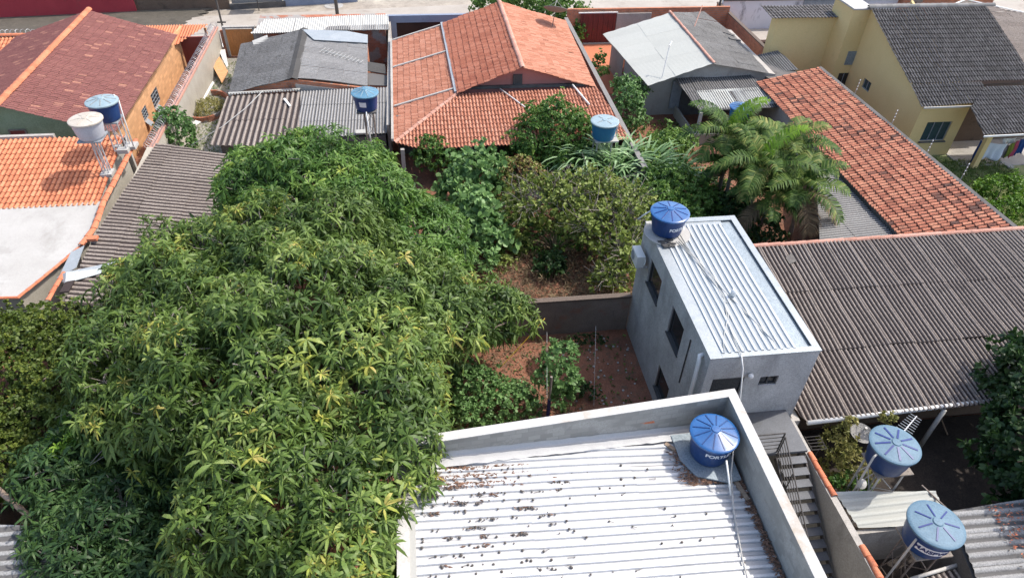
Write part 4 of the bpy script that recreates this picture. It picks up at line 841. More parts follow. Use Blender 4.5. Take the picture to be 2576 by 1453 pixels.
o = pipe('washing_line', [aty(2466, 352, yl), aty(2600, 345, yl)], .012, 'cable', 'washing line strung under the patio roof', 'washing line')
loose('board', [at(2512, 405, gz_ + .16), at(2528, 404, gz_ + .16), at(2552, 420, gz_ + .16), at(2542, 423, gz_ + .16)], 'slab_white', 'pale board lying on the patio floor under the laundry', 'board', .05)
# ================================================================ top right neighbours
t = thing('street_wall', 'long white wall with black mould stains behind the yellow house', 'wall', (32, 58.6, 0))
MB().box((26.6, 58.5, -.6), (43, 58.8, 2.6)).build('wall_face', 'wall_white', t)
MB().box((26.6, 58.4, 2.6), (43, 58.9, 2.75)).build('coping', 'wall_dark', t)
p = at(1985, 5, 2.6); MB().box((34.0, 58.38, 1.7), (37.5, 58.5, 2.55)).build('grey_panel', 'flashing_matt', t)
t = thing('brick_house', 'raw brick gable end with a dish behind the charcoal ridge', 'house', (46, 58, 0))
MB().prism([(43.2, 58), (52, 58), (52, 62), (43.2, 62)], -.6, 3.3).build('wall', 'brick_raw', t)
pd = at(2305, 4, 3.2); dish('satellite_dish', 'small white satellite dish in front of the raw brick wall at the top', pd, .5, math.radians(55), math.radians(150), 'white_sheet', (pd.x, pd.y, 2.4))
NR = plane_pts((41.5, 45, 3.2), (45.5, 58, 3.6), (50, 45, 2.6))
t = thing('neighbour_house', 'house with a broad brown corrugated roof at the top right corner', 'house', (46, 48, 0))
nrp = [atp(u, v, NR) for u, v in ((2350, 34), (2428, 2), (2720, 66), (2720, 240), (2530, 150))]
unit_roof('roof', ptc(nrp), NR, (1, 0), 1.06, 2.0, P_wave(5, .03), 40, 'fibre_brown', t, lift=.016, jz=.008, jr=.015, seed=85)
cxy = Vector((sum(q_.x for q_ in nrp) / 5, sum(q_.y for q_ in nrp) / 5)); MB().prism([(q_.x * .94 + cxy.x * .06, q_.y * .94 + cxy.y * .06) for q_ in nrp], -.6, zpl(NR, -.2)).build('wall', 'wall_grey', t)
strip('verge_flashing', nrp[0] + Vector((0, 0, .1)), nrp[1] + Vector((0, 0, .1)), .14, .05, 'pvc_white', t); strip('verge_flashing', nrp[1] + Vector((0, 0, .1)), nrp[2] + Vector((0, 0, .1)), .14, .05, 'pvc_white', t)

pA = at(1664, 200, 3.0); t = thing('antenna_mast', 'thin antenna mast standing on the cream white roof slope', 'antenna', pA); MB().tube([pA, at(1686, 108, 4.9)], .025, 5).build('mast', 'steel_paint', t); MB().tube([at(1684, 116, 4.8), at(1690, 104, 5.0)], .05, 6).build('tip', 'pvc_white', t)
pA = at(1742, 80, 3.3); t = thing('antenna_mast', 'thin pinkish mast leaning at the far end of the grey slope', 'antenna', pA); MB().tube([pA, at(1767, 14, 4.6)], .035, 5).build('mast', 'clay_cap_pink', t)
# ================================================================ WATER TANKS
def text_on(txt, size, c, rfun, th0, zc, m, parent, extrude=.004, tilt=0):
    cu = bpy.data.curves.new('lettering', 'FONT'); cu.body = txt; cu.size = size; cu.align_x = 'CENTER'; cu.align_y = 'CENTER'; cu.extrude = extrude; cu.offset = .006
    ob = bpy.data.objects.new('lettering', cu); COL.objects.link(ob); dg = bpy.context.evaluated_depsgraph_get(); dg.update()
    me = bpy.data.meshes.new_from_object(ob.evaluated_get(dg)); bpy.data.objects.remove(ob); bpy.data.curves.remove(cu)
    V = []
    for v in me.vertices:
        z = zc + v.co.y + tilt * v.co.x; r = rfun(z) + .012 + v.co.z; th = th0 + v.co.x / rfun(zc); V.append((c[0] + r * math.cos(th), c[1] + r * math.sin(th), z))
    Fc = [tuple(p.vertices) for p in me.polygons]; bpy.data.meshes.remove(me)
    return mesh_obj('lettering', V, Fc, m, parent)
def tank(label, x, y, zl, R=.75, h=.95, body='tank_blue', lid='tank_blue_lid', ribs=10, rib_m='tank_rib', th0=0, lidh=.14, ribs_to=.9, group='round water tanks', knob=True, rib_w=.03):
    """round plastic tank; zl is the height of the lid's rim"""
    zb = zl - h; t = thing('water_tank', label, 'water tank', (x, y, zb), group)
    rf = lambda z: R * (.78 + .17 * min(1, max(0, (z - zb) / h)))
    pr = [(R * .74, 0), (R * .78, .03)] + [(rf(zb + h * k / 8) + (.012 if k in (3, 5) else 0), h * k / 8 + .001) for k in range(1, 8)] + [(R * .955, h - .03), (R * .99, h - .03), (R * .99, h)]
    auto_smooth(MB().lathe((x, y, zb), pr, 48).build('body', body, t), 35)
    lp = [(R * 1.0, -.045), (R * 1.035, -.045), (R * 1.035, .015), (R * .98, .04), (R * .9, .045), (R * .2, lidh), (R * .17, lidh + .03), (R * .05, lidh + .035)]
    L = auto_smooth(MB().lathe((x, y, zl), lp, 60).build('lid', lid, t), 40)
    mb = MB()
    if ribs:
        for k in range(ribs):
            a = th0 + 2 * math.pi * k / ribs; d = Vector((math.cos(a), math.sin(a), 0)); zz = lambda q: .045 + (lidh - .045) * (1 - (q - .2) / .7)
            p0 = Vector((x, y, zl + zz(.24))) + d * R * .24; p1 = Vector((x, y, zl + zz(ribs_to))) + d * R * ribs_to; mb.beam(p0, p1, rib_w, .03)
        mb.build('lid_rib', rib_m, L)
    return t, rf, zb
def legs(parent, pts, z0, z1, r, m, braces=True, name='leg'):
    for p in pts: MB().tube([(p[0], p[1], z0), (p[0], p[1], z1)], r, 6).build(name, m, parent)
    if braces:
        mb = MB(); n = len(pts)
        for i in range(n):
            p, q = pts[i], pts[(i + 1) % n]; k = max(1, int((z1 - z0) / .8))
            for j in range(k):
                za = z0 + (z1 - z0) * j / k; zb = z0 + (z1 - z0) * (j + 1) / k
                if j % 2: p, q = q, p
                mb.tube([(p[0], p[1], za), (q[0], q[1], zb)], r * .5, 4)
        mb.build('brace', m, parent)
def sq(x, y, a): return [(x - a, y - a), (x + a, y - a), (x + a, y + a), (x - a, y + a)]

# T1 white tank and T2 blue tank above the bright orange roof
t, rf, zb = tank('cream white water tank on thin pale legs above the bright orange roof', -15.95, 32.55, 6.15, .75, .9, 'tank_pale', 'tank_cream', 6, 'tank_cream', .3, .1, .85)
st = thing('tank_stand', 'tall pale metal stand under the cream white tank', 'stand', (-15.9, 32.5, 3.3), 'metal tank stands')
MB().box((-16.5, 32.0, 5.17), (-15.4, 33.1, 5.24)).build('platform', 'frame_grey', st)
legs(st, [(-16.0, 32.3), (-15.75, 32.3), (-15.75, 32.6), (-16.0, 32.6)], 3.2, 5.18, .03, 'steel_paint')
MB().box((-16.15, 32.15, 3.18), (-15.6, 32.75, 3.34)).build('foot', 'slab_white', st)
t, rf, zb = tank('blue water tank with a pale lid, behind the cream white tank', -15.75, 34.4, 6.2, .75, .95, 'tank_blue', 'tank_lid_grey', 8, 'dish_grey', .2, .16, .9)
st = thing('tank_stand', 'pale metal stand under the blue tank behind the cream white one', 'stand', (-15.6, 34.4, 3.4), 'metal tank stands')
MB().box((-16.25, 33.9, 5.17), (-15.2, 34.9, 5.24)).build('platform', 'frame_grey', st)
legs(st, [(-15.9, 34.1), (-15.3, 34.1), (-15.3, 34.7), (-15.9, 34.7)], 3.5, 5.18, .035, 'steel_paint')
o = MB().box((-15.75, 33.9, 3.5), (-15.2, 34.3, 3.72)).box((-15.5, 34.3, 3.5), (-14.95, 34.9, 3.66)).box((-16.0, 34.35, 3.5), (-15.7, 34.6, 3.7)).build('cement_patch', 'slab_white'); tag(o, 'rough whitish cement lumps on the orange tiles at the foot of the tank stand', 'cement')
pipe('pipe', [(-15.3, 34.9, 6.3), (-15.1, 34.75, 6.1), (-15.05, 34.5, 5.2), (-15.0, 34.3, 3.7)], .035, 'pvc_white', 'white pipe running down from the blue tank behind the cream one')
# T3 on the grey lean-to
t, rf, zb = tank('blue water tank with a ribbed lid on a thin tower by the grey lean-to', -3.05, 37.0, 5.05, .74, .95, 'tank_blue', 'tank_lid_teal', 10, 'tank_lid_grey', 0, .2, .9)
MB().add([(x_, y_, z_) for x_, y_, z_ in [(-3.05 + rf(z_) * 1.02 * math.cos(a_), 37.0 + rf(z_) * 1.02 * math.sin(a_), z_) for a_ in [-2.1 + .1 * k for k in range(7)] for z_ in (4.45, 4.75)]], [(2 * k, 2 * k + 2, 2 * k + 3, 2 * k + 1) for k in range(6)]).build('sticker', 'white_paint', t)
st = thing('tank_stand', 'rusty thin lattice tower under the blue tank by the grey lean-to', 'stand', (-3.0, 36.9, 1.0), 'metal tank stands')
MB().box((-3.6, 36.45, 4.02), (-2.5, 37.5, 4.1)).build('platform', 'fibre_light', st)
legs(st, [(-3.2, 36.6), (-2.7, 36.6), (-2.7, 37.2), (-3.2, 37.2)], 0, 4.03, .03, 'steel_rust')
pipe('pipe', [(-3.05, 36.35, 4.2), (-3.0, 36.3, 3.0), (-2.95, 36.3, 1.9)], .04, 'pvc_white', 'white pipe hanging under the blue tank by the grey lean-to')
o = MB().box((-3.9, 37.6, 2.16), (-3.3, 38.05, 2.26)).build('loose_tile', 'white_sheet'); tag(o, 'small white tile piece lying on the lean-to roof under the tank tower', 'tile')
# T4 beside the bush
t, rf, zb = tank('blue water tank with pale teal lid between the dark bush and the boundary wall', 10.25, 34.55, 4.05, .78, 1.0, 'tank_teal', 'tank_lid_grey', 4, 'dish_grey', .5, .08, .7)
st = thing('tank_stand', 'stand with a white board under the teal tank beside the dark bush', 'stand', (10.25, 34.5, 0), 'metal tank stands')
MB().box((9.7, 34.0, 2.97), (11.05, 35.1, 3.05)).build('platform', 'white_sheet', st); legs(st, sq(10.25, 34.5, .42), 0, 2.98, .05, 'wall_grey', False)
pipe('pipe', [(11.0, 34.6, 4.1), (11.05, 34.6, 3.9), (11.05, 34.6, 3.0)], .03, 'pvc_white', 'short white pipe at the right side of the teal tank')
# T9 behind the palms
t, rf, zb = tank('bright blue ribbed tank lid half hidden behind the palms', 19.75, 37.6, 3.1, .68, .9, 'tank_teal', 'tank_blue_lid', 10, 'tank_lid_faded', .1, .16, .9)
st = thing('tank_stand', 'low stand under the tank behind the palms', 'stand', (19.75, 37.6, 0), 'metal tank stands')
MB().box((19.2, 37.1, 2.1), (20.3, 38.1, 2.19)).build('platform', 'wall_grey', st); legs(st, sq(19.75, 37.6, .45), 0, 2.11, .06, 'wall_grey', False)

# ================================================================ GREY TWO-STOREY BUILDING
t = thing('narrow_house', 'narrow two-storey bare grey rendered house with a shiny ribbed metal roof', 'house', (10.7, 18.3, 0))
X0, X1, Y0, Y1 = 8.8, 12.58, 14.4, 22.15; ZT = 5.96
wl_op = [(4.95, 6.4, 3.88, 5.1), (2.25, 3.55, 3.77, 5.12), (2.2, 3.5, .72, 2.0)]
mb = MB(); wall(mb, (X0, Y0 + .163), (X0, Y1 - .163), 0, ZT, .16, [(a_ - .163, b_ - .163, c_, d_) for a_, b_, c_, d_ in wl_op], side=-1)
fr_op = [(.3, 1.42, 3.0, 4.95), (2.0, 2.66, 4.42, 4.87)]
wall(mb, (X0, Y0), (X1, Y0), 0, ZT, .16, fr_op, side=1)
wall(mb, (X1, Y0 + .163), (X1, Y1 - .163), 0, ZT, .16, side=1); wall(mb, (X0, Y1), (X1, Y1), 0, ZT, .16, side=-1)
mb.build('wall', 'render_bare', t)
MB().box((X0 + .17, Y0 + .17, 2.9), (X1 - .17, Y1 - .17, 3.0)).box((X0 + .17, Y0 + .17, 5.6), (X1 - .17, Y1 - .17, 5.66)).build('floor_slab', 'wall_dark', t)
for o_ in wl_op: window(t, (X0, Y0), (X0, Y1), *o_, th=.16, side=-1, bars=1, depth=.5)
for o_ in wl_op: MB().box((X0 - .05, Y0 + o_[0] - .04, o_[2] - .05), (X0 + .15, Y0 + o_[1] + .04, o_[2] + .004)).build('window_sill', 'frame_dark', t)
window(t, (X0, Y0), (X1, Y0), *fr_op[1], th=.16, bars=2, depth=.5)
MB().box((X0 + .3, Y0 + .1, 3.0), (X0 + 1.42, Y0 + .13, 4.95)).build('door', 'dark_glass', t)
MB().beam((X0 + .3, Y0 + .03, 4.93), (X0 + 1.42, Y0 + .03, 4.93), .06, .05).build('door_frame', 'frame_dark', t)
# flashings round the roof
z = ZT
MB().box((X0 - .03, Y0 - .03, z), (9.2, 20.45, z + .03)).build('flashing', 'flashing', t)
MB().box((9.2, Y0 - .03, z), (X1 + .03, Y0 + .2, z + .035)).build('flashing', 'flashing', t)
MB().box((X1 - .22, Y0 + .2, z), (X1 + .03, Y1 + .03, z + .04)).build('flashing', 'flashing', t)
MB().box((9.9, Y1 - .25, z), (X1 - .22, Y1 + .03, z + .035)).build('flashing', 'flashing', t)
MB().box((11.82, Y0 + .2, z - .09), (X1 - .22, Y1 - .25, z - .06)).build('gutter', 'flashing_matt', t)
MB().box((9.3, 21.6, z - .05), (11.9, Y1 - .25, z + .0)).build('flashing', 'flashing', t)
unit_roof('roof_sheet', [(9.14, Y0 + .17), (11.84, Y0 + .17), (11.84, 21.65), (9.14, 21.65)], (z + .01, 0, .0), (0, -1), 1.0, 7.3, P_trap(4, .05), 64, 'roof_galv', t, lift=.004, jz=.002, clip=False, seed=91, seg=10)
# slab with tank at the back-left corner
MB().lathe((9.42, 21.25, z), [(.92, 0), (.92, .06)], 36).build('tank_slab', 'slab_white', t)
tk, rf, zb = tank('deep blue water tank with white lettering on the metal roofed grey house', 9.4, 21.3, 6.95, .74, .88, 'tank_blue', 'tank_blue_lid', 10, 'tank_rib', .15, .16, .92)
text_on('FORTLEV', .2, (9.4, 21.3), rf, math.radians(-66), 6.5, 'white_paint', tk)
pipe('pipe', [(8.95, 21.6, 6.98), (8.6, 21.75, 6.62), (8.35, 21.85, 6.3)], .03, 'pvc_white', 'thin white pipe sticking out left of the tank on the grey house')
rnd = random.Random(3); mb = MB()
for i in range(26):
    x_, y_ = 9.15 + rnd.uniform(-.25, .35), 20.55 + rnd.uniform(-.25, .2); s_ = rnd.uniform(.04, .1); mb.hexa([(x_ - s_, y_ - s_, z + .03), (x_ + s_, y_ - s_ * .6, z + .03), (x_ + s_, y_ + s_, z + .03), (x_ - s_ * .7, y_ + s_, z + .03), (x_ - s_, y_ - s_, z + .05 + s_), (x_ + s_ * .8, y_ - s_, z + .04 + s_), (x_ + s_, y_ + s_ * .8, z + .06), (x_ - s_, y_ + s_, z + .07)], rnd.random())
o = mb.build('rubble', 'wall_dark'); tag(o, 'heap of dark rubble at the foot of the tank on the grey house', 'rubble', kind='stuff')
def sag(a, b, k, n=12):
    a = Vector(a); b = Vector(b); return [a + (b - a) * i / n - Vector((0, 0, k * 4 * (i / n) * (1 - i / n))) for i in range(n + 1)]
zz = z + .07
c0 = [(9.55, 20.7), (10.1, 18.9), (10.35, 17.9), (10.65, 16.9), (10.95, 15.8), (11.05, 15.0)]
for i, (pts, w_) in enumerate(([[(9.6, 20.6), (9.9, 19.6), (10.25, 17.9), (10.1, 16.3), (9.5, 15.2), (9.3, 14.6)], .016], [[(9.7, 20.6), (10.25, 18.5), (10.4, 17.6), (10.8, 16.2), (11.15, 14.9)], .02], [[(9.9, 21.0), (9.95, 19.8), (10.1, 18.6), (10.3, 17.3), (9.95, 16.0), (9.8, 14.4)], .016], [[(9.75, 20.9), (10.15, 18.9), (10.5, 17.2), (10.4, 17.0), (10.2, 16.9)], .014])):
    o = MB().tube([(p_[0], p_[1], zz + .02 * (j % 2)) for j, p_ in enumerate(pts)], w_, 5).build('cable', 'cable', None, True)
    tag(o, ['cable lying on the metal roof, ending at the front left corner', 'thickest cable lying across the ribs of the metal roof to the right', 'cable on the metal roof running straight to the front edge', 'short looping cable in the middle of the metal roof'][i], 'cable')
o = MB().lathe((10.62, 17.25, zz), [(.05, 0), (.1, .06), (.11, .2), (.07, .28), (.02, .3)], 12).build('lamp', 'lamp_glass', None, True); tag(o, 'white floodlight lying on the middle of the metal roof', 'lamp')
o = MB().tube([(9.8, 14.38, 6.05), (9.9, 14.2, 5.6), (9.95, 13.9, 4.6), (10.0, 13.75, 4.05)], .025, 6).build('pole', 'pvc_white', None, True); tag(o, 'thin white pole leaning down from the metal roof edge over the door', 'pole')
# air conditioner / meter box on its left wall
t = thing('air_conditioner', 'white air conditioner box on the left wall of the grey house', 'air conditioner', (8.5, 21.4, 4.4))
MB().box((8.28, 20.95, 4.5), (8.62, 21.75, 5.05)).build('case', 'plastic_white', t); MB().lathe((8.275, 21.5, 4.78), [(.2, 0), (.2, .012)], 20, M=Matrix.Rotation(-math.pi / 2, 3, 'Y')).build('fan_grille', 'frame_grey', t)
MB().box((8.62, 21.0, 4.42), (8.79, 21.05, 4.5)).box((8.3, 21.0, 4.44), (8.62, 21.05, 4.49)).box((8.3, 21.6, 4.44), (8.79, 21.65, 4.49)).build('bracket', 'steel_paint', t)
rp = MB(); rnd = random.Random(9); P_ = [Vector((8.62, 21.1, 5.0))] + [Vector((8.62 + rnd.uniform(-.06, .1), 21.0 - .05 * i % .2, 5.0 - .1 * i)) for i in range(1, 6)]; rp.tube(P_, .03, 5).build('hose', 'plastic_white', t, True)
pipe('drain_pipe', [(8.85, 14.95, 5.62), (8.66, 14.9, 5.62), (8.64, 14.8, 5.5), (8.64, 14.75, 4.6), (8.66, 14.7, .1)], .075, 'pvc_white', 'fat white drain pipe at the front left corner of the grey house', 'pipe')
o = MB().beam((8.775, 15.95, 3.1), (8.775, 15.95, 5.3), .03, .05).build('conduit', 'frame_dark'); tag(o, 'thin dark conduit on the left wall of the grey house', 'conduit')
t = thing('wall_lamp', 'round white lamp on the front wall of the grey house above its small window', 'lamp', (10.35, 14.36, 5.1)); MB().lathe((10.35, 14.3, 5.08), [(.03, -.1), (.08, -.06), (.1, 0), (.08, .07), (.02, .1)], 14).build('globe', 'lamp_glass', t, True); MB().box((10.3, 14.32, 4.96), (10.4, 14.39, 5.0)).build('base', 'pvc_old', t)

# ================================================================ FRONT BUILDING
BX = 8.93; th = .26
def byo(x): return 12.17 + .079 * (x + 0)      # outer back line
t = thing('front_building', 'building in the foreground with a white ribbed metal roof behind grey block parapets', 'building', (4, 8, 0))
PT = 6.2
bw = lambda x: 12.17 + .079 * x
mb = MB(); mb.prism([(-1.35, bw(-1.35) - th), (BX - th, bw(BX) - th), (BX, bw(BX)), (-1.35, bw(-1.35))], 0, PT); 
mb.prism([(BX - th, -2), (BX, -2), (BX, bw(BX) - .001), (BX - th, bw(BX) - th)], 0, PT + .001); mb.build('parapet', 'block_wall', t)
MB().prism([(-1.38, bw(-1.38) - th - .02), (BX - th - .02, bw(BX) - th - .02), (BX + .02, bw(BX) + .02), (-1.38, bw(-1.38) + .02)], PT, PT + .03).prism([(BX - th - .02, -2), (BX + .02, -2), (BX + .02, bw(BX) + .02), (BX - th - .02, bw(BX) - th - .02)], PT + .002, PT + .033).build('coping', 'coping_white', t)
FR = (5.46, -.075, 0)
MB().prism([(-1.25, -2), (BX - th, -2), (BX - th, 12.6), (-1.25, 11.8)], 0, zpl(FR, -.16)).build('wall', 'block_wall', t)
MB().box((-1.3, -2, 5.3), (-.98, 11.75, 5.62)).build('side_curb', 'coping_white', t); MB().box((-.98, -2, 5.46), (-.82, 11.75, 5.6)).build('side_flashing', 'white_sheet', t)
unit_roof('roof_sheet', [(-.95, -1.5), (8.62, -1.5), (8.62, 12.26), (-.95, 11.52)], FR, (1, 0), 1.0, 3.2, P_trap(4, .06), 80, 'roof_metal', t, lift=.014, jz=.004, jr=.006, seed=101, seg=10)
# wrinkled flashing along the back wall
V, Fc = [], []; n = 60; rnd = random.Random(5)
for i in range(n + 1):
    x_ = -1.1 + 9.4 * i / n; y_ = bw(x_) - th
    for k, (dy, dz) in enumerate(((0.0, .22), (-.02, .06), (-.12, .06), (-.27, .075), (-.4, .06))): V.append((x_, y_ + dy + (rnd.uniform(-.02, .02) if k > 2 else 0), zpl(FR)(x_, y_) + dz + rnd.uniform(-.018, .018) + .03))
for i in range(n):
    for k in range(4): q_ = i * 5 + k; Fc.append((q_, q_ + 5, q_ + 6, q_ + 1))
fo = mesh_obj('back_flashing', V, Fc, 'roof_metal', t, True)
# orange brick patch on the parapet
o = MB(); x_ = at(1632, 1060, 5.7).x; y_ = bw(x_) - th - .004; o.hexa([(x_ - .35, y_ - .003, 5.52), (x_ + .25, y_ + .03, 5.5), (x_ + .25, y_ + .05, 5.5), (x_ - .35, y_ + .02, 5.52), (x_ - .28, y_ - .003, 5.58), (x_ + .2, y_ + .03, 5.6), (x_ + .2, y_ + .05, 5.6), (x_ - .28, y_ + .02, 5.58)]); o.build('brick_patch', 'clay_cap', t)
# leaf litter and pods on the roof
def litter(name, n, area, m, label, mode, seed, pl):
    rng = np.random.default_rng(seed); mb = MB(); rnd = random.Random(seed)
    for i in range(n):
        x_, y_ = area(rnd); 
        if mode == 'pod':
            z_ = zpl(pl)(x_, y_) + .02; a = rnd.uniform(0, 6.28); r_ = rnd.uniform(.018, .042)
            mb.lathe((x_, y_, z_), [(r_ * .5, 0), (r_, r_ * .6), (r_ * .8, r_ * 1.3), (r_ * .3, r_ * 1.7)], 7, rnd.random())
            if rnd.random() < .35: mb.tube([(x_, y_, z_ + .02), (x_ + .2 * math.cos(a), y_ + .07 * math.sin(a), z_ + .03)], .008, 3)
        else:
            z_ = zpl(pl)(x_, y_) + rnd.uniform(.015, .07); a = rnd.uniform(0, 6.28); L_ = rnd.uniform(.08, .2); w_ = L_ * .16; d = Vector((math.cos(a), math.sin(a) * .6, rnd.uniform(-.2, .2))); s_ = Vector((-d.y, d.x, rnd.uniform(-.4, .4))) * w_ ; c = Vector((x_, y_, z_))
            mb.add([c - d * L_ / 2, c + s_, c + d * L_ / 2, c - s_, c + Vector((0, 0, w_ * .7))], [(0, 1, 4), (1, 2, 4), (2, 3, 4), (3, 0, 4)], rnd.random())
    o = mb.build(name, m); tag(o, label, 'litter', kind='stuff')
def rows(y, k=.25): return round(y / k) * k + .125 - .02
def a1(r):
    x_ = min(-.7 + abs(r.gauss(0, 1)) * 3.2, 7.9); return x_, min(11.4 + .03 * x_, rows(r.uniform(7.0, 11.3)) + r.uniform(-.05, .05))
CL = []
_r = random.Random(77)
for _ in range(46): CL.append((-.6 + abs(_r.gauss(0, 1)) * 1.7, rows(_r.uniform(7, 11.0))))
def a1c(r):
    c = r.choice(CL); return c[0] + r.gauss(0, .1), c[1] + r.gauss(0, .028)
litter('seed_pods', 190, a1, 'pods', 'scattered small dark pods on the white metal roof', 'pod', 1, FR)
litter('seed_pods', 150, a1c, 'pods', 'clumps of small dark pods on the left half of the white metal roof', 'pod', 6, FR)
litter('dead_leaves', 130, a1c, 'leaf_debris', 'few brown dead leaves among the pods on the white roof', 'leaf', 7, FR)
litter('dead_leaves', 620, lambda r: (min(-.4 + abs(r.gauss(0, 1.3)), 3.4), r.choice((11.46, 11.2, 10.94)) + r.gauss(0, .04)), 'leaf_debris', 'bands of brown dead leaves at the top left of the white roof', 'leaf', 2, FR)
litter('dead_leaves', 1300, lambda r: (lambda y: (8.6 - abs(r.gauss(0, .1)), y))(r.uniform(4.5, 11.2)), 'leaf_debris', 'line of dark leaf litter along the foot of the right parapet', 'leaf', 3, (5.5, -.075, 0))
litter('dead_leaves', 700, lambda r: (7.15 - (r.random() ** 2) * .55 + r.uniform(0, .3), 11.8 - r.random() * 1.3) if r.random() < .6 else (7.4 + r.random() * .9, 10.5 + r.random() * .5), 'leaf_debris', 'dry brown leaves caught round the board under the foreground tank', 'leaf', 4, (5.5, -.075, 0))
# tank on its board
t = thing('tank_board', 'dark metal board under the blue tank in the corner of the white roof', 'board', (7.8, 11.4, 5.1))
bp = [at(u, v, 5.22) for u, v in ((1711, 1068), (1738, 1140), (1808, 1178), (1862, 1170), (1868, 1150))] 
zt = 5.06; B4 = [(6.95, 12.25), (6.95, 11.35), (7.25, 10.75), (8.1, 10.45), (8.52, 10.5), (8.55, 12.3)]
MB().prism(B4, zt - .05, zt).build('board', 'flashing_matt', t)
MB().beam((6.7, 12.0, 5.0), (7.4, 11.2, 4.98), .12, .08).build('plank', 'wood_old', t); MB().beam((8.35, 10.75, 4.93), (8.5, 9.9, 4.92), .12, .1).build('plank', 'wood_old', t)
tk, rf, zb = tank('glossy deep blue water tank in the corner of the white metal roof', 7.86, 11.5, 6.0, .69, .93, 'tank_blue', 'tank_blue_lid', 12, 'tank_blue', .1, .17, .93)
text_on('FORTLEV', .21, (7.86, 11.5), rf, math.radians(-88), 5.68, 'white_paint', tk)
pipe('pipe', [(7.98, 10.72, 5.75), (7.98, 10.3, 5.4), (8.0, 10.0, 5.1)], .03, 'pvc_white', 'short white pipe in front of the blue tank in the roof corner')
o = MB().tube([(8.35, 11.2, 5.95), (8.2, 10.6, 5.25), (7.95, 9.6, 4.99), (7.65, 8.2, 4.99), (7.5, 7.0, 5.0), (7.4, 5.0, 5.0)], .022, 6).build('cable', 'pvc_old', None, True); tag(o, 'grey pipe running down the right side of the white metal roof', 'pipe')

# ================================================================ BACK WALL, YARD
t = thing('boundary_wall', 'dark stained boundary wall between the two back yards', 'wall', (0, 22.1, 0))
MB().box((-14.8, 22.0, 0), (8.75, 22.2, 1.95)).build('wall_face', 'wall_grime', t); MB().box((-14.8, 21.96, 1.95), (8.74, 22.24, 2.05)).build('coping', 'cap_dark', t)
o = MB().box((-14.9, 2, 0), (-14.7, 22.0, 1.9)).build('boundary_wall', 'wall_grime'); tag(o, 'low boundary wall behind the small-leaved hedge at the left', 'wall')
t = thing('post', 'slim post wrapped in dark blue standing by the small yard tree', 'post', at(1377, 1040, 0)); p = at(1378, 1045, .3)
MB().tube([(p.x, p.y, 0), (p.x, p.y, 2.6)], .05, 7).build('shaft', 'plank_grey', t); MB().tube([(p.x, p.y, .2), (p.x, p.y, 1.3)], .075, 8).build('wrap', 'navy_paint', t)
o = pipe('cable', sag(at(1257, 925, .6), at(1371, 800, 2.2), .05), .013, 'cable_yellow', 'yellow cable stretched across the yard to the back wall', 'cable')
o = pipe('cable', [at(1376, 1000, 2.6), at(1376, 835, 2.1)], .006, 'cable', 'thin wire from the yard post to the back wall', 'cable')
o = pipe('cable', [at(1494, 1020, 1.0), at(1499, 820, 2.1)], .006, 'cable', 'thin wire hanging in the shaded part of the yard', 'cable')

# ================================================================ BIG BROWN ROOF (right)
BB = slope_y(23.2, 3.5, .113)
t = thing('corrugated_roof_house', 'wide house with a large brown corrugated roof right of the metal roofed house', 'house', (20, 18.5, 0))
unit_roof('roof', [(12.66, 23.15), (36, 23.35), (36, 14.3), (13.1, 14.15), (12.66, 15.3)], BB, (0, -1), 1.06, 3.05, P_wave(5.5, .045), 56, 'fibre_brown', t, lift=.035, jz=.01, jr=.014, seed=111, seg=3)
MB().prism([(13.0, 15.6), (34, 15.6), (34, 23.0), (13.0, 23.0)], 0, zpl(BB, -.14)).build('wall', 'wall_brown', t)
MB().box((12.7, 14.3, 0), (12.95, 15.6, 2.4)).build('side_wall', 'wall_grey', t)
caps('ridge_tile', (12.7, 23.18, 3.5), (36, 23.42, 3.52), 'clay_cap_pink', t, r=.12, L=.62, seed=3)
a = at(2031, 1063, 2.45); b = at(2700, 982, 2.45); MB().tube([a, (a + b) / 2, b], .085, 10).build('gutter', 'pvc_white', t, True)
g = at(2376, 1030, 2.4); MB().tube([(g.x, g.y, 0), (g.x, g.y, 2.4)], .085, 8).build('post', 'pvc_old', t, True)
MB().tube([(g.x + 1.6, g.y + .5, 0), (g.x - .1, g.y + .3, 2.3)], .03, 6).build('brace_pole', 'wood_old', t)
o = MB().plate([atp(u, v, BB) + Vector((0, 0, .09)) for u, v in ((1975, 652), (1990, 640), (2003, 660), (1985, 668))], .03).build('scrap', 'steel_dark'); tag(o, 'small dark scrap lying on the brown corrugated roof beside the metal roof', 'scrap')

# ================================================================ STAIRS BETWEEN THE BUILDINGS
t = thing('staircase', 'dark steel staircase with landing and railing between the two grey buildings', 'staircase', (11.2, 11, 0))
MB().box((8.95, 12.62, 2.9), (12.25, 14.38, 3.0)).build('landing', 'stair_plate', t)
mb = MB(); ns = 15
for i in range(ns):
    y_ = 12.55 - i * .33; z_ = 2.84 - i * .19
    MB().box((11.2, y_ - .29, z_ - .035), (12.12, y_, z_)).build('tread', 'stair_plate', t)
for x_ in (11.16, 12.16): mb.beam((x_, 12.6, 2.75), (x_, 12.6 - ns * .33, 2.75 - ns * .19), .05, .2)
mb.build('stringer', 'steel_dark', t)
mb = MB(); R0 = 11.16
for k in range(5): mb.tube([(R0 + .0, 12.6, 3.1 + k * .2), (R0, 12.6 - 9 * .33, 3.1 + k * .2 - 9 * .19)], .016 if k < 4 else .025, 5)
for i in (0, 3, 6, 9): mb.tube([(R0, 12.6 - i * .33, 2.85 - i * .19), (R0, 12.6 - i * .33, 3.92 - i * .19)], .022, 5)
mb.build('stair_railing', 'steel_dark', t)
mb = MB()
for k in range(5): mb.tube([(9.3, 12.68, 3.2 + k * .2), (11.16, 12.68, 3.2 + k * .2)], .018 if k < 4 else .028, 5)
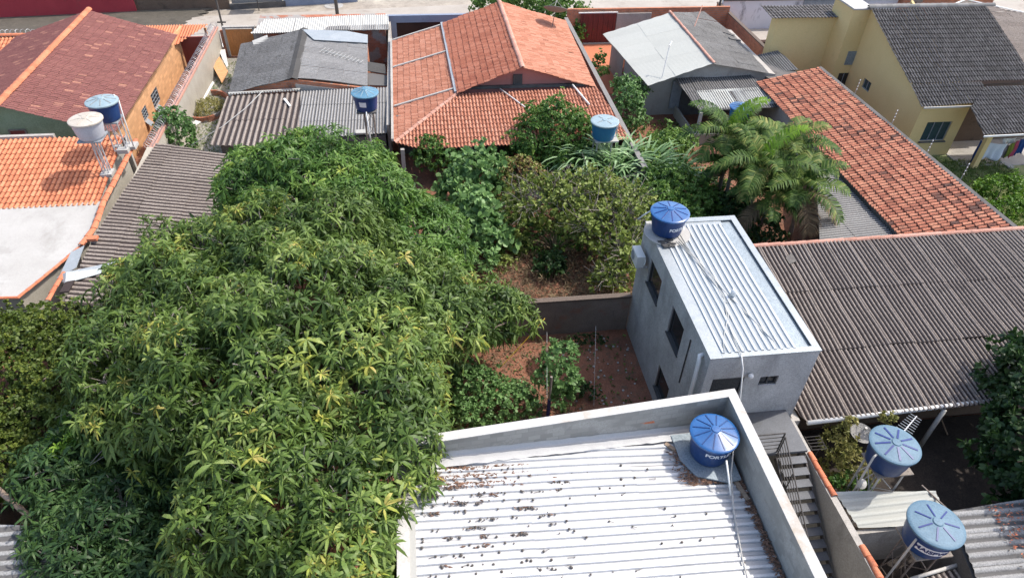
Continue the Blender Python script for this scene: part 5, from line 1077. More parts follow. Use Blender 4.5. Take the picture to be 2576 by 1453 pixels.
for x_ in (9.3, 11.16): mb.tube([(x_, 12.68, 3.0), (x_, 12.68, 4.02)], .028, 5)
mb.build('landing_railing', 'steel_dark', t)
for x_ in (9.1, 12.1): MB().tube([(x_, 12.75, 0), (x_, 12.75, 2.9)], .05, 6).build('post', 'steel_dark', t)
sheet('alley_floor', [(8.95, 1), (12.3, 1), (12.3, 14.4), (8.95, 14.4)], .05, 'wall_dark', .14)
t = thing('retaining_wall', 'rough cement wall with orange coping tiles right of the steel staircase', 'wall', (12.4, 8.5, 0))
MB().prism([(12.3, 12.75), (12.3, 1.5), (12.52, 1.5), (12.52, 12.75)], 0, lambda x, y: 2.72 + .02 * (12.75 - y)).build('wall_face', 'wall_grey', t)
MB().prism([(12.52, 14.2), (12.3, 14.2), (12.3, 12.75), (12.52, 12.75)], 0, 2.72).build('wall_end', 'wall_grey', t)
caps('coping_tile', (12.42, 12.7, 2.74), (12.44, 11.0, 2.77), 'clay_cap', t, r=.1, L=.34, seed=1)
caps('coping_tile', (12.44, 9.25, 2.8), (12.46, 4.5, 2.9), 'clay_cap', t, r=.11, L=.34, seed=2)

# ================================================================ LOWER RIGHT YARD
CR = plane_pts((12.6, 11.45, 2.3), (16.4, 11.3, 2.3), (13.0, 9.9, 2.1))
t = thing('yard_shelter', 'low shelter with a cream sheet roof behind the cement wall', 'shelter', (14.5, 10.6, 0))
unit_roof('roof', ptc([atp(u, v, CR) for u, v in ((2098, 1236), (2352, 1236), (2392, 1322), (2160, 1326))]), CR, (1, 0), 1.0, 4.2, P_trap(3, .035), 36, 'fibre_white', t, lift=.01, jz=.004, seed=121)
MB().box((12.54, 10.02, 0), (15.3, 10.16, 1.98)).build('wall', 'wall_grey', t); MB().box((12.54, 10.2, 0), (12.7, 11.4, 2.1)).build('side_wall', 'wall_grey', t)
MB().tube([(15.9, 11.3, 2.32), (16.25, 10.3, 2.32), (16.3, 10.1, 2.32)], .03, 6).build('edge_pole', 'steel_rust', t)
LRf = plane_pts((16.1, 10.2, 2.7), (19.5, 10.5, 2.55), (15.6, 7.5, 2.6))
t = thing('corrugated_shed', 'shed at the bottom right corner with a greyish wavy roof and red fallen leaves', 'shed', (18, 8, 0))
unit_roof('roof', ptc([atp(u, v, LRf) for u, v in ((2392, 1284), (2640, 1246), (2640, 1500), (2475, 1500))]), LRf, (1, 0), 1.0, 2.4, P_wave(3.5, .035), 42, 'fibre_light', t, lift=.015, jz=.006, jr=.008, seed=122, seg=2)
a = atp(2400, 1300, LRf); b = atp(2478, 1500, LRf); MB().hexa([(a.x - .05, a.y, 0), (b.x - .05, b.y, 0), (b.x + .12, b.y, 0), (a.x + .12, a.y, 0), (a.x - .05, a.y, 2.5), (b.x - .05, b.y, 2.5), (b.x + .12, b.y, 2.5), (a.x + .12, a.y, 2.5)]).build('wall', 'wall_dark', t)
MB().prism([(16.6, 3), (22, 3), (22, 9.9), (17.0, 9.9)], 0, 2.4).build('inner_wall', 'wall_dark', t)
rd = random.Random(2)
litter('dead_leaves', 240, lambda r: (17.2 + abs(r.gauss(0, 1.3)), 10.1 - abs(r.gauss(0, 1.3))), 'clay_cap', 'reddish fallen leaves on the wavy roof at the bottom right', 'leaf', 12, (LRf[0] + .04, LRf[1], LRf[2]))
litter('dead_leaves', 130, lambda r: (17 + r.random() * 3, 7.2 + r.random() * 2.8), 'pods', 'dark fallen debris on the wavy roof at the bottom right', 'leaf', 13, (LRf[0] + .04, LRf[1], LRf[2]))
t2_ = thing('corrugated_shed', 'roof edge with a white gutter at the bottom below the lettered tank', 'shed', (14.5, 7, 0))
LB = (1.9, 0, 0)
unit_roof('roof', ptc([atp(u, v, LB) for u, v in ((2300, 1462), (2410, 1428), (2470, 1520), (2300, 1520))]), LB, (0, -1), 1.0, 2.0, P_wave(5, .03), 30, 'fibre_brown', t2_, seed=123)
MB().tube([at(2292, 1455, 1.95), at(2408, 1420, 1.95)], .06, 8).build('gutter', 'pvc_old', t2_, True)
p0 = at(2350, 1475, 0); MB().box((14.0, 5, 0), (15.8, 7.6, 1.8)).build('wall', 'wall_grey', t2_)
# tanks on stands
t, rf, zb = tank('blue water tank with faded lid and dark ribs below the white gutter', 14.55, 11.85, 4.0, .77, .95, 'tank_blue', 'tank_lid_faded', 9, 'tank_rib', .2, .13, .86, rib_w=.06)
st = thing('tank_stand', 'metal stand with wooden boards under the tank below the white gutter', 'stand', (14.6, 11.85, 0), 'metal tank stands')
MB().box((14.0, 11.3, 3.0), (15.3, 11.75, 3.05), .2).box((14.0, 11.78, 3.0), (15.35, 12.3, 3.05), .8).build('platform', 'plank_grey', st); legs(st, sq(14.6, 11.8, .42), 0, 3.0, .035, 'steel_paint')
t, rf, zb = tank('navy water tank with faded lid and a white lettered label at the lower right', 14.2, 9.05, 4.0, .77, .95, 'tank_blue', 'tank_lid_faded', 7, 'tank_rib', .55, .13, .8, rib_w=.045)
th0 = math.radians(-118); a_ = [th0 + (k - 8) * .078 for k in range(17)]
MB().add([(14.2 + (rf(z_) + .012) * math.cos(q_), 9.05 + (rf(z_) + .012) * math.sin(q_), z_) for q_ in a_ for z_ in (3.36, 3.68)], [(2 * k, 2 * k + 2, 2 * k + 3, 2 * k + 1) for k in range(16)]).build('label', 'white_paint', t)
text_on('MAISPVC', .24, (14.2, 9.05), lambda z_: rf(z_) + .012, th0, 3.52, 'navy_paint', t)
st = thing('tank_stand', 'rusty lattice tower under the navy tank with the white label', 'stand', (14.2, 9.05, 0), 'metal tank stands')
MB().box((13.65, 8.5, 2.98), (14.85, 9.6, 3.05)).build('platform', 'plank_grey', st); legs(st, sq(14.2, 9.0, .36), 0, 2.99, .03, 'steel_rust')
MB().tube([(13.45, 8.75, 3.85), (13.42, 8.72, .2)], .035, 6).build('pipe', 'pvc_old', st)
pipe('pipe', [(13.8, 11.6, 3.95), (13.68, 11.55, 3.9), (13.66, 11.5, 2.2), (13.66, 11.5, .3)], .035, 'pvc_old', 'thin grey pipe at the left side of the tank below the white gutter')
p = at(2165, 1092, 2.1); dish('satellite_dish', 'round dark grey dish beside the yellowish plant', p, .42, math.radians(8), 0, 'dish_grey', (p.x + .05, p.y + .5, 1.0), False)
antenna('antenna', 'comb-like television antenna behind the faded tank lid', at(2262, 1098, 3.9), at(2306, 1046, 4.1), 'pvc_white', 10, .55, .012, mast=(at(2262, 1098, 3.9).x, at(2262, 1098, 3.9).y, .2))
t = thing('clothes_rack', 'small dark metal rack between the wall and the yellowish plant', 'rack', at(2050, 1112, 1.4)); mb = MB(); c = at(2050, 1112, 2.0)
for k in range(5): mb.tube([c + Vector((-.25, -.3 + .14 * k, 0)), c + Vector((.3, -.3 + .14 * k, 0))], .015, 4)
mb.tube([c + Vector((-.25, -.3, 0)), c + Vector((-.25, .3, 0))], .018, 4); mb.tube([c + Vector((.3, -.3, 0)), c + Vector((.3, .3, 0))], .018, 4); mb.build('bars', 'steel_dark', t)
for s_ in (-.25, .3): MB().tube([c + Vector((s_, 0, 0)), c + Vector((s_, 0, -2))], .02, 4).build('leg', 'steel_dark', t)
p = at(2168, 1216, 1.6); t = thing('fan', 'small white fan-like object near the foot of the tank stand', 'fan', (p.x, p.y, 0)); MB().lathe(p, [(.16, -.02), (.18, .02), (.05, .05)], 16, M=Matrix.Rotation(.8, 3, 'X')).build('head', 'plastic_white', t); MB().tube([(p.x, p.y, 0), p], .025, 6).build('stem', 'plastic_white', t)

# ================================================================ BOTTOM LEFT
LF = (2.5, 0, 0)
BLp = plane_pts((-13.5, 13.0, 2.5), (-11.8, 12.8, 2.45), (-13.3, 11, 2.4))
t = thing('corner_shed', 'shed with a pale corrugated roof at the bottom left corner', 'shed', (-13.5, 11, 0))
unit_roof('roof', ptc([atp(u, v, BLp) for u, v in ((-80, 1318), (141, 1323), (112, 1500), (-80, 1500))]), BLp, (1, 0), 1.02, 4, P_trap(4, .03), 40, 'fibre_light', t, lift=.01, jz=.004, seed=131)
MB().box((-15, 8, 0), (-12.2, 12.6, 2.3)).build('wall', 'wall_grey', t)
o = MB().tube([at(-40, 1200, 3.0), at(98, 1318, 2.65)], .09, 8).build('log', 'wood_old', None, True); tag(o, 'weathered log leaning over the pale roof at the bottom left', 'log')
# garden odds and ends in the passage left of the grey roofs
t = thing('white_chair', 'white plastic chair in the passage by the plant bed', 'chair', at(495, 322, 0)); c = at(496, 320, .1); c.z = 0
mb = MB(); M_ = Matrix.Rotation(2.6, 3, 'Z'); W = lambda x_, y_, z_: c + M_ @ Vector((x_, y_, z_))
MB().plate([W(-.23, -.23, .44), W(.23, -.23, .44), W(.24, .22, .42), W(-.24, .22, .42)], .03).build('seat', 'plastic_white', t)
mb.tube([W(-.22, .22, .42), W(-.2, .34, .85), W(0, .38, .98), W(.2, .34, .85), W(.22, .22, .42)], .022, 6)
for k in (-.1, 0, .1): mb.tube([W(k, .23, .42), W(k * .9, .37, .93)], .015, 5)
mb.build('backrest', 'plastic_white', t)
for sx, sy in ((-.21, -.2), (.21, -.2), (.22, .2), (-.22, .2)): MB().tube([W(sx, sy, .42), W(sx * 1.15, sy * 1.2, .05)], .02, 5).build('leg', 'plastic_white', t)
o = MB().plate([at(535, 166, .7), at(552, 142, .8), at(574, 180, .55), at(558, 208, .45)], .06).build('plywood_board', 'wood_orange'); tag(o, 'orange plywood board leaning near the wall by the orange gate', 'board')
t = thing('scrap_heap', 'pile of white panels and pipes near the orange gate', 'rubble', at(565, 150, 0))
MB().plate([at(550, 126, .8), at(566, 124, .9), at(574, 165, .5), at(570, 168, .5)], .05).build('white_panel', 'plastic_white', t); MB().box(tuple(at(548, 138, 0) - Vector((0, 0, 0))), tuple(at(548, 138, 0) + Vector((.6, .8, .6)))).build('white_box', 'plastic_white', t)
o = MB().tube([at(512, 250, .15), at(536, 208, .15)], .09, 7).build('white_tube', 'plastic_white'); tag(o, 'white tube lying on the ground in the passage', 'tube')
# ================================================================ VEGETATION
def whorls(C, D, m, L, W, rng, droop=.35, spread=(.9, 1.9), tint0=None, jt=.08, lenj=.25, fold=.15):
    """rosettes of m long leaves at the points C around the directions D; 3 faces a leaf"""
    N = len(C); D = D / np.linalg.norm(D, axis=1, keepdims=True)
    up = np.where(np.abs(D[:, 2:3]) > .9, np.array([[1., 0, 0]]), np.array([[0, 0, 1.]])); E1 = np.cross(D, up); E1 /= np.linalg.norm(E1, axis=1, keepdims=True); E2 = np.cross(D, E1)
    ph = (np.arange(m)[None] * 2.39996 + rng.random((N, 1)) * 6.28 + rng.normal(0, .25, (N, m)))
    th = spread[0] + (spread[1] - spread[0]) * np.linspace(0, 1, m)[None] + rng.normal(0, .15, (N, m))
    r = (np.cos(th)[..., None] * D[:, None] + np.sin(th)[..., None] * (np.cos(ph)[..., None] * E1[:, None] + np.sin(ph)[..., None] * E2[:, None]))
    l = L * (1 + lenj * rng.normal(0, 1, (N, m)))[..., None] * rng.uniform(.7, 1.3, (N, 1, 1)); l = np.clip(l, L * .4, L * 1.7)
    s = np.cross(r, D[:, None] + rng.normal(0, .5, (N, m, 3))); s /= (np.linalg.norm(s, axis=-1, keepdims=True) + 1e-9); w = W * l / L
    c = C[:, None]; Z = np.array([0, 0, 1.])
    p0 = c + 0 * r; p1 = c + r * l * .38 - Z * droop * l * .05; p2 = c + r * l * .74 - Z * droop * l * .32; p3 = c + r * l * .95 - Z * droop * l * .75
    n_ = np.cross(s, r); 
    V = np.stack((p0, p1 - s * w + n_ * w * fold * 0, p1 + s * w, p2 - s * w * .75, p2 + s * w * .75, p3), 2).reshape(-1, 3)
    K = N * m; b = np.arange(K)[:, None] * 6
    idx = np.concatenate((b + np.array([[0, 1, 2]]), b + np.array([[1, 3, 4, 2]]), b + np.array([[3, 5, 4]])), 1).ravel().astype(np.int32)
    tot = np.tile(np.array([3, 4, 3], np.int32), K)
    t0 = rng.random(N) if tint0 is None else tint0
    tint = np.repeat((t0[:, None] + rng.normal(0, jt, (N, m))).clip(0, 1).ravel(), 3)
    return V, idx, tot, tint
def join(parts):
    Vs, Is, Ts, Cs = [], [], [], []; off = 0
    for V, i, t_, c in parts: Vs.append(V); Is.append(i + off); Ts.append(t_); Cs.append(c); off += len(V)
    return np.concatenate(Vs), np.concatenate(Is).astype(np.int32), np.concatenate(Ts), np.concatenate(Cs)
def lobes_pts(lobes, dens, rng, kmin=.86, kmax=1.05, zmin=-.45, rough=.12, infilter=.82):
    Cs, Ds = [], []
    for li, (cx, cy, cz, rx, ry, rz) in enumerate(lobes):
        area = 4 * math.pi * (((rx * ry) ** 1.6 + (rx * rz) ** 1.6 + (ry * rz) ** 1.6) / 3) ** (1 / 1.6); n = int(area * dens)
        d = rng.normal(0, 1, (n, 3)); d /= np.linalg.norm(d, axis=1, keepdims=True); d = d[d[:, 2] > zmin]
        k = rng.uniform(kmin, kmax, len(d))
        ns = np.sin(d[:, 0] * 7 + li) * np.sin(d[:, 1] * 6 + 2 * li) + np.sin(d[:, 2] * 8 + d[:, 0] * 5 + li * 3) * .7 + np.sin(d[:, 1] * 13 + d[:, 2] * 11) * .4
        k = k * (1 + rough * ns)
        R = np.array([rx, ry, rz]); p = np.array([cx, cy, cz]) + d * R * k[:, None]
        nr = d / R; nr /= np.linalg.norm(nr, axis=1, keepdims=True)
        keep = np.ones(len(p), bool)
        for lj, q in enumerate(lobes):
            if lj == li: continue
            e = ((p - np.array(q[:3])) / np.array(q[3:])); keep &= (e ** 2).sum(1) > infilter ** 2
        keep &= p[:, 2] > .25
        Cs.append(p[keep]); Ds.append(nr[keep])
    return np.concatenate(Cs), np.concatenate(Ds)
def trunk(t, base, lobes, r, m, zt=None, seed=1, nb=2):
    rnd = random.Random(seed); b = Vector(base); top = Vector((b.x, b.y, zt)); mb = MB()
    mb.tube([b - Vector((0, 0, .1)), b * .5 + top * .5 + Vector((.08, .05, 0)), top], [r * 1.2, r * .9, r * .8], 9).build('trunk', m, t, True)
    for l in lobes:
        c = Vector(l[:3]); 
        for k in range(nb):
            e = c + Vector((rnd.uniform(-.6, .6) * l[3], rnd.uniform(-.6, .6) * l[4], rnd.uniform(-.1, .6) * l[5])); m_ = top + (e - top) * .5 + Vector((rnd.uniform(-.3, .3), rnd.uniform(-.3, .3), rnd.uniform(.0, .4)))
            MB().tube([top, m_, e], [r * .55, r * .33, r * .12], 6).build('branch', m, t, True)
def finish(name, parts, m, parent):
    V, i, tt, c = join(parts); return mesh_obj(name, V, (i, tt), m, parent, False, c)
def leafy(t, lobes, m, seed, dens=6, nleaf=7, L=.09, W=.03, inner=(.55, .8), droop=.2, spread=(.5, 1.7), rough=.14, grp=None, kmin=.8, bright=0, name='crown', zmin=-.5, tband=None):
    """broad-leaved crown: leaf clusters through an uneven shell plus an inner layer"""
    rng = np.random.default_rng(seed); P_ = []
    for (a, b, dd) in ((kmin, 1.06, dens), (inner[0], inner[1], dens * .5)):
        C, D = lobes_pts(lobes, dd, rng, a, b, zmin, rough); D = D + rng.normal(0, .35, D.shape) + np.array([0, 0, .25])
        cl = .5 + .5 * np.sin(C[:, 0] * 2.1 + seed) * np.sin(C[:, 1] * 1.7 + C[:, 2] * 2.3); t0 = np.clip(.25 + .45 * cl * rng.random(len(C)) + .3 * rng.random(len(C)) + bright, 0, 1)
        P_.append(whorls(C, D, nleaf, L, W, rng, droop, spread, t0))
    return finish(name, P_, m, t)

# ---- the mango trees -------------------------------------------------------------------------
def mango(name, label, lobes, base, m, seed, dens, group=None, yellow=.05, L=.31):
    t = thing(name, label, 'tree', base, group); rng = np.random.default_rng(seed); P_ = []; main = lobes
    small = []                                       # rounded clumps standing out of the big crown, with gaps between them
    for (cx, cy, cz, rx, ry, rz) in lobes:
        for k in range(int(3.2 * rx)):
            d = rng.normal(0, 1, 3); d[2] = abs(d[2]) * .9; d /= np.linalg.norm(d); q = rng.uniform(.75, 1.25)
            small.append((cx + d[0] * (rx - .55), cy + d[1] * (ry - .55), cz + d[2] * (rz - .45), q, q, q * .8))
    lobes = [(a, b, c, d * .93, e * .93, f * .93) for a, b, c, d, e, f in lobes] + small
    C, D = lobes_pts(lobes, dens, rng, .8, 1.06, -.55, .13); D = D + rng.normal(0, .28, D.shape) + np.array([0, 0, .35])
    n = len(C); q = np.sin(C[:, 0] * 1.9 + C[:, 2]) * np.sin(C[:, 1] * 1.5 + 1) + np.sin(C[:, 0] * .8 - C[:, 1] * 1.1)
    t0 = np.clip(.42 + .13 * q + rng.normal(0, .13, n), .1, .84); yl_ = (rng.random(n) < yellow * (.4 + 4 * (q > .9))); t0 = np.where(yl_, rng.uniform(.84, 1, n), t0)
    sz = rng.random(n) < .35
    P_.append(whorls(C[~sz], D[~sz], 13, L, .028, rng, .55, (.7, 2.0), t0[~sz], .07)); P_.append(whorls(C[sz], D[sz], 11, L * 1.2, .036, rng, .65, (.9, 2.1), t0[sz], .07))
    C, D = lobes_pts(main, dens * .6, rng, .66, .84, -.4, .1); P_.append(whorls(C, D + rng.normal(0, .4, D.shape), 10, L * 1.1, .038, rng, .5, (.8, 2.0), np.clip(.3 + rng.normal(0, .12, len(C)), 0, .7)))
    finish('crown', P_, m, t)
    # twigs seen between the leaves
    C, D = lobes_pts(lobes, dens * .16, rng, .93, 1.0, -.3, .13); mb = MB()
    for c, d in zip(C, D):
        c = Vector(c); d = Vector(d); a = c - d * .9 + Vector(rng.normal(0, .25, 3)); mb.tube([a, (a + c) / 2 + Vector(rng.normal(0, .06, 3)), c], [.022, .015, .008], 4)
    tag(mb.build('twigs', 'bark_pale', t), kind='stuff')
    trunk(t, base, main, .32, 'bark', 2.4, seed, 2)
    return t
LB1 = [(-4.7, 16.3, 5.2, 4.9, 4.6, 3.5), (-8.9, 20.6, 4.4, 3.1, 3.6, 2.8), (-9.0, 16.8, 4.2, 2.9, 3.1, 2.4), (-4.2, 11.5, 4.8, 2.9, 3.2, 3.0), (-1.7, 14.9, 4.9, 2.1, 3.4, 2.7),
       (1.7, 20.4, 2.9, 2.1, 1.6, 1.1), (-2.9, 9.9, 4.9, 1.7, 2.7, 2.2), (-4.7, 20.6, 5.5, 4.0, 3.0, 2.8), (-.5, 19.6, 3.9, 2.3, 2.3, 1.8), (-1.75, 11.9, 5.6, 1.6, 1.6, 1.4), (-2.6, 8.8, 5.2, 1.3, 2.2, 1.6)]
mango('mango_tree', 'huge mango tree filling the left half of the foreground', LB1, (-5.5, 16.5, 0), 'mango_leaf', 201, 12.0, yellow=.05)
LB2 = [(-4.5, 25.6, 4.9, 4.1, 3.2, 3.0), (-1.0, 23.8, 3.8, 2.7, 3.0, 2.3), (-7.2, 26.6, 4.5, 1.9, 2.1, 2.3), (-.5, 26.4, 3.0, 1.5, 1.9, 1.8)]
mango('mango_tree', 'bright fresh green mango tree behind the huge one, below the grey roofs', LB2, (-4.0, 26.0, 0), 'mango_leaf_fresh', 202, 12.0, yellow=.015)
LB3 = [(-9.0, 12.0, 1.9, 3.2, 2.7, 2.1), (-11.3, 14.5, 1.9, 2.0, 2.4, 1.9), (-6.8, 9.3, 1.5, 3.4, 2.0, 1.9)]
t3 = mango('mango_tree', 'darker low mango tree at the lower left, shaded by the huge one', LB3, (-8.7, 12.2, 0), 'mango_leaf_shaded', 203, 13.0, yellow=.0)
# fresh lime flush on it
rng = np.random.default_rng(5); c0 = at(205, 1085, 3.9); C = np.array(c0) + rng.normal(0, 1, (34, 3)) * np.array([.5, .4, .2]); D = rng.normal(0, .3, C.shape) + np.array([0, 0, 1.])
o = finish('new_shoots', [whorls(C, D, 13, .26, .03, rng, .4, (.6, 1.8))], 'leaf_lime', t3); o['label'] = 'lime green new shoots'

def tree(name, label, spec, m, seed, base=None, cat='tree', group=None, bark='bark', r=.09, tr=True, **kw):
    """spec: list of (u, v, z, rx, ry, rz): lobe centres seen at picture position u, v and height z"""
    lobes = [tuple(at(s[0], s[1], s[2])) + (s[3], s[4], s[5]) for s in spec]
    c = np.mean([l[:3] for l in lobes], axis=0); base = base or (c[0], c[1], 0); t = thing(name, label, cat, base, group)
    leafy(t, lobes, m, seed, **kw)
    if tr: trunk(t, base, lobes, r, bark, min(l[2] for l in lobes) * .6, seed, 1)
    return t, lobes
# hedge tree at the left
tree('hedge_tree', 'large dense tree with tiny yellowish green leaves at the left edge', [(130, 930, 2.3, 2.9, 2.6, 2.1), (-40, 950, 2.2, 2.6, 2.7, 2.2), (190, 1030, 2.0, 1.8, 2.2, 2.0), (-20, 1110, 2.0, 2.6, 2.4, 1.9)], 'leaf_olive', 301, inner=(.4, .8), dens=42, nleaf=11, L=.12, W=.034, r=.18, rough=.16, bright=.05)
# the dark bush before the orange roof
tree('bush', 'dense dark green bush in front of the orange veranda roof', [(1385, 325, 2.6, 1.9, 1.6, 1.7), (1335, 365, 1.9, 1.4, 1.3, 1.3), (1445, 350, 2.1, 1.5, 1.4, 1.4), (1420, 410, 1.2, 1.5, 1.4, 1.2)], 'leaf_mid', 302, dens=26, nleaf=9, L=.14, W=.045, r=.12, bright=.06, rough=.2)
tree('bush', 'leafy bush left of the dark bush, climbing at the edge of the orange roof', [(1085, 390, 1.7, 1.0, 1.0, 1.2), (1125, 400, 1.4, .9, .8, .9)], 'leaf_mid', 303, dens=16, nleaf=7, L=.16, W=.06)
tree('shrub', 'bluish green shrub with broad leaves right of the mango trees', [(1195, 440, 2.0, 1.6, 1.6, 1.3), (1150, 480, 1.6, 1.2, 1.2, 1.1), (1235, 430, 1.7, 1.1, 1.0, 1.0)], 'leaf_blue', 304, dens=11, nleaf=6, L=.24, W=.10, kmin=.7, rough=.25)
tree('vine', 'climbing vine with heart shaped bright leaves hanging toward the yard', [(1195, 520, 1.9, 1.1, 1.3, .9), (1230, 575, 1.5, .9, 1.1, .8), (1255, 605, 1.1, .9, .7, .6), (1180, 580, 1.2, .8, .8, .7)], 'leaf_blue', 305, dens=9, nleaf=5, L=.26, W=.12, kmin=.7, rough=.25, bright=.05)
tree('papaya_plant', 'low bluish leafy plant beside the tip of the mango branch', [(1205, 650, .9, .9, .9, .7)], 'leaf_blue', 306, dens=11, nleaf=8, L=.26, W=.05)
# guava tree with sparse leaves and pale branches
gl = [(1400, 500, 2.4, 2.0, 1.6, 1.3), (1500, 480, 2.4, 1.8, 1.5, 1.3), (1330, 520, 2.1, 1.5, 1.5, 1.2), (1490, 570, 2.2, 1.7, 1.5, 1.3), (1560, 560, 2.2, 1.5, 1.6, 1.4), (1570, 645, 1.8, 1.2, 1.3, 1.3), (1535, 705, 1.3, 1.0, .9, 1.0), (1590, 510, 2.3, 1.2, 1.2, 1.1)]
tg, lb = tree('guava_tree', 'wide sparse tree with small olive leaves and many pale twigs', gl, 'leaf_guava', 307, dens=14, nleaf=6, L=.16, W=.062, kmin=.6, inner=(.3, .6), rough=.2, bark='bark_pale', r=.12)
rng = np.random.default_rng(8); mb = MB()
for k in range(640):
    l = lb[rng.integers(len(lb))]; d = rng.normal(0, 1, 3); d /= np.linalg.norm(d); d[2] = abs(d[2]) * .8 + .1; a = np.array(l[:3]) + d * np.array(l[3:]) * rng.uniform(.2, .6); b = np.array(l[:3]) + (d + rng.normal(0, .3, 3)) * np.array(l[3:]) * rng.uniform(.8, 1.05)
    mb.tube([a, (a + b) / 2 + rng.normal(0, .08, 3), b], [.02, .014, .007], 4)
tag(mb.build('twigs', 'bark_pale', tg), kind='stuff')
tree('shrub', 'reddish brown leaved shrub above the olive tree', [(1310, 420, 2.4, .9, .8, .7), (1340, 440, 2.3, .9, .8, .7), (1285, 445, 2.0, .8, .8, .6)], 'leaf_guava', 308, dens=14, nleaf=6, L=.12, W=.045, bright=.4, kmin=.6)
tree('bush', 'rounded green bush right of the cane leaves', [(1690, 470, 1.6, 1.6, 1.5, 1.2), (1745, 500, 1.3, 1.4, 1.4, 1.1), (1640, 520, 1.5, 1.3, 1.3, 1.1), (1720, 560, 1.2, 1.4, 1.2, 1.0)], 'leaf_mid', 309, dens=20, nleaf=8, L=.14, W=.05, bright=.15, rough=.22)
tree('bush', 'light green bush below the white roofed house', [(1665, 380, 1.5, 1.2, 1.2, 1.1), (1700, 360, 1.4, 1.2, 1.1, 1.0), (1640, 420, 1.3, 1.1, 1.0, .9), (1600, 405, 1.3, .9, .9, .9)], 'leaf_mid', 310, dens=20, nleaf=8, L=.14, W=.045, bright=.32, rough=.22)
tree('shrub', 'tall bluish green shrub beside the grey wall of the white roofed house', [(1580, 265, 1.7, 1.1, 1.0, 1.5), (1600, 225, 2.0, .8, .7, 1.0), (1560, 215, 1.8, .6, .6, .8), (1590, 300, 1.0, 1.0, .9, .9)], 'leaf_blue', 311, dens=16, nleaf=7, L=.15, W=.055, kmin=.65, rough=.25, r=.06)
tree('shrub', 'thin airy shrub against the orange driveway', [(1508, 150, 1.8, .5, .5, .7), (1518, 185, 1.2, .5, .5, .7), (1496, 165, 1.4, .4, .4, .6)], 'leaf_mid', 312, dens=11, nleaf=6, L=.15, W=.05, kmin=.5, r=.04)
tree('street_tree', 'green street tree behind the ridge of the orange roof', [(1290, 8, 1.6, 2.2, 1.5, 1.4), (1345, 12, 1.8, 2.0, 1.5, 1.5), (1400, 30, 1.8, 1.9, 1.5, 1.6), (1225, 10, 1.2, 1.4, 1.2, 1.0), (1445, 45, 1.4, 1.5, 1.3, 1.4), (1455, 75, 1.0, 1.2, 1.1, 1.2)], 'leaf_mid', 313, dens=11, nleaf=7, L=.2, W=.06, kmin=.65, rough=.22, bright=.12, r=.12)
tree('shrub', 'dense shrub growing at the end of the razor wire wall', [(438, 328, 1.7, 1.1, 1.0, 1.3), (415, 300, 1.9, .6, .6, .7), (450, 350, 1.0, 1.0, .8, .9)], 'leaf_blue', 314, dens=18, nleaf=7, L=.15, W=.055, r=.06, bright=-.1)
tree('shrub', 'yellowish shrub in the round plant bed', [(528, 270, .5, .9, 1.1, .45)], 'leaf_gold', 315, dens=30, nleaf=8, L=.14, W=.02, tr=False, bright=.25)
# plant bed kerb
c = at(525, 275, 0); mb = MB(); pts = []
for k in range(22):
    a = -2.2 + 3.9 * k / 21; pts.append((c.x + 1.35 * math.cos(a), c.y + 2.1 * math.sin(a), .22))
for k in range(21): mb.beam(pts[k], pts[k + 1], .14, .44, .1 * (k % 9))
o = mb.build('bed_kerb', 'brick_patch'); tag(o, 'curved low brick kerb round the plant bed in the passage', 'kerb')
# yard plants
tree('cassava_plant', 'small tree with rosettes of bluish leaves in the middle of the red yard', [(1405, 900, 2.3, .75, .7, .5), (1385, 945, 1.8, .75, .6, .55), (1420, 950, 1.8, .65, .6, .5), (1410, 995, 1.2, .6, .5, .5), (1425, 880, 2.5, .45, .4, .4)], 'leaf_blue', 316, dens=17, nleaf=8, L=.17, W=.042, kmin=.6, rough=.2, r=.05)
tree('bush', 'bushy green plants at the foot of the mango tree beside the white parapet', [(1200, 980, 1.0, 1.1, .9, .8), (1240, 1020, .9, 1.2, .8, .8), (1300, 1010, .9, .8, .7, .7), (1180, 1040, .9, .8, .7, .8), (1165, 950, 1.1, .7, .7, .7), (1270, 985, .7, .8, .6, .6)], 'leaf_blue', 317, dens=26, nleaf=8, L=.13, W=.045, tr=False, rough=.22)
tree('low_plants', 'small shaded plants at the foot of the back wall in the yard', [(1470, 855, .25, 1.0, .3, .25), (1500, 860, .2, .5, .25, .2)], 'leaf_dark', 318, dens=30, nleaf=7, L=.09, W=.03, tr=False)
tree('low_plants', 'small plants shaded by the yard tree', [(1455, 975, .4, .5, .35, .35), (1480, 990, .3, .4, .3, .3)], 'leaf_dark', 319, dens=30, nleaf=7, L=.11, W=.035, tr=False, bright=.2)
tree('bush', 'bright yellow green bush on the grass beside the yellow house', [(2530, 470, .9, 1.3, .9, .8), (2480, 475, .7, .9, .8, .7), (2545, 520, .7, 1.2, 1.0, .7), (2500, 530, .5, 1.0, .8, .6)], 'leaf_lime', 320, dens=15, nleaf=7, L=.15, W=.05, kmin=.6, rough=.25, bright=-.15)
tree('shade_tree', 'dark broad leaved tree hanging in at the right edge', [(2625, 1000, 3.4, 1.7, 2.1, 1.8), (2590, 1110, 2.7, 1.6, 1.6, 1.5), (2600, 1180, 2.4, 1.7, 1.7, 1.4), (2650, 920, 3.7, 1.5, 1.5, 1.5), (2880, 1010, 4.6, 2.4, 2.4, 2.0), (2860, 1180, 4.4, 2.2, 2.2, 1.8)], 'leaf_dark', 321, dens=17, nleaf=8, L=.22, W=.06, rough=.22, bright=-.05, r=.14)
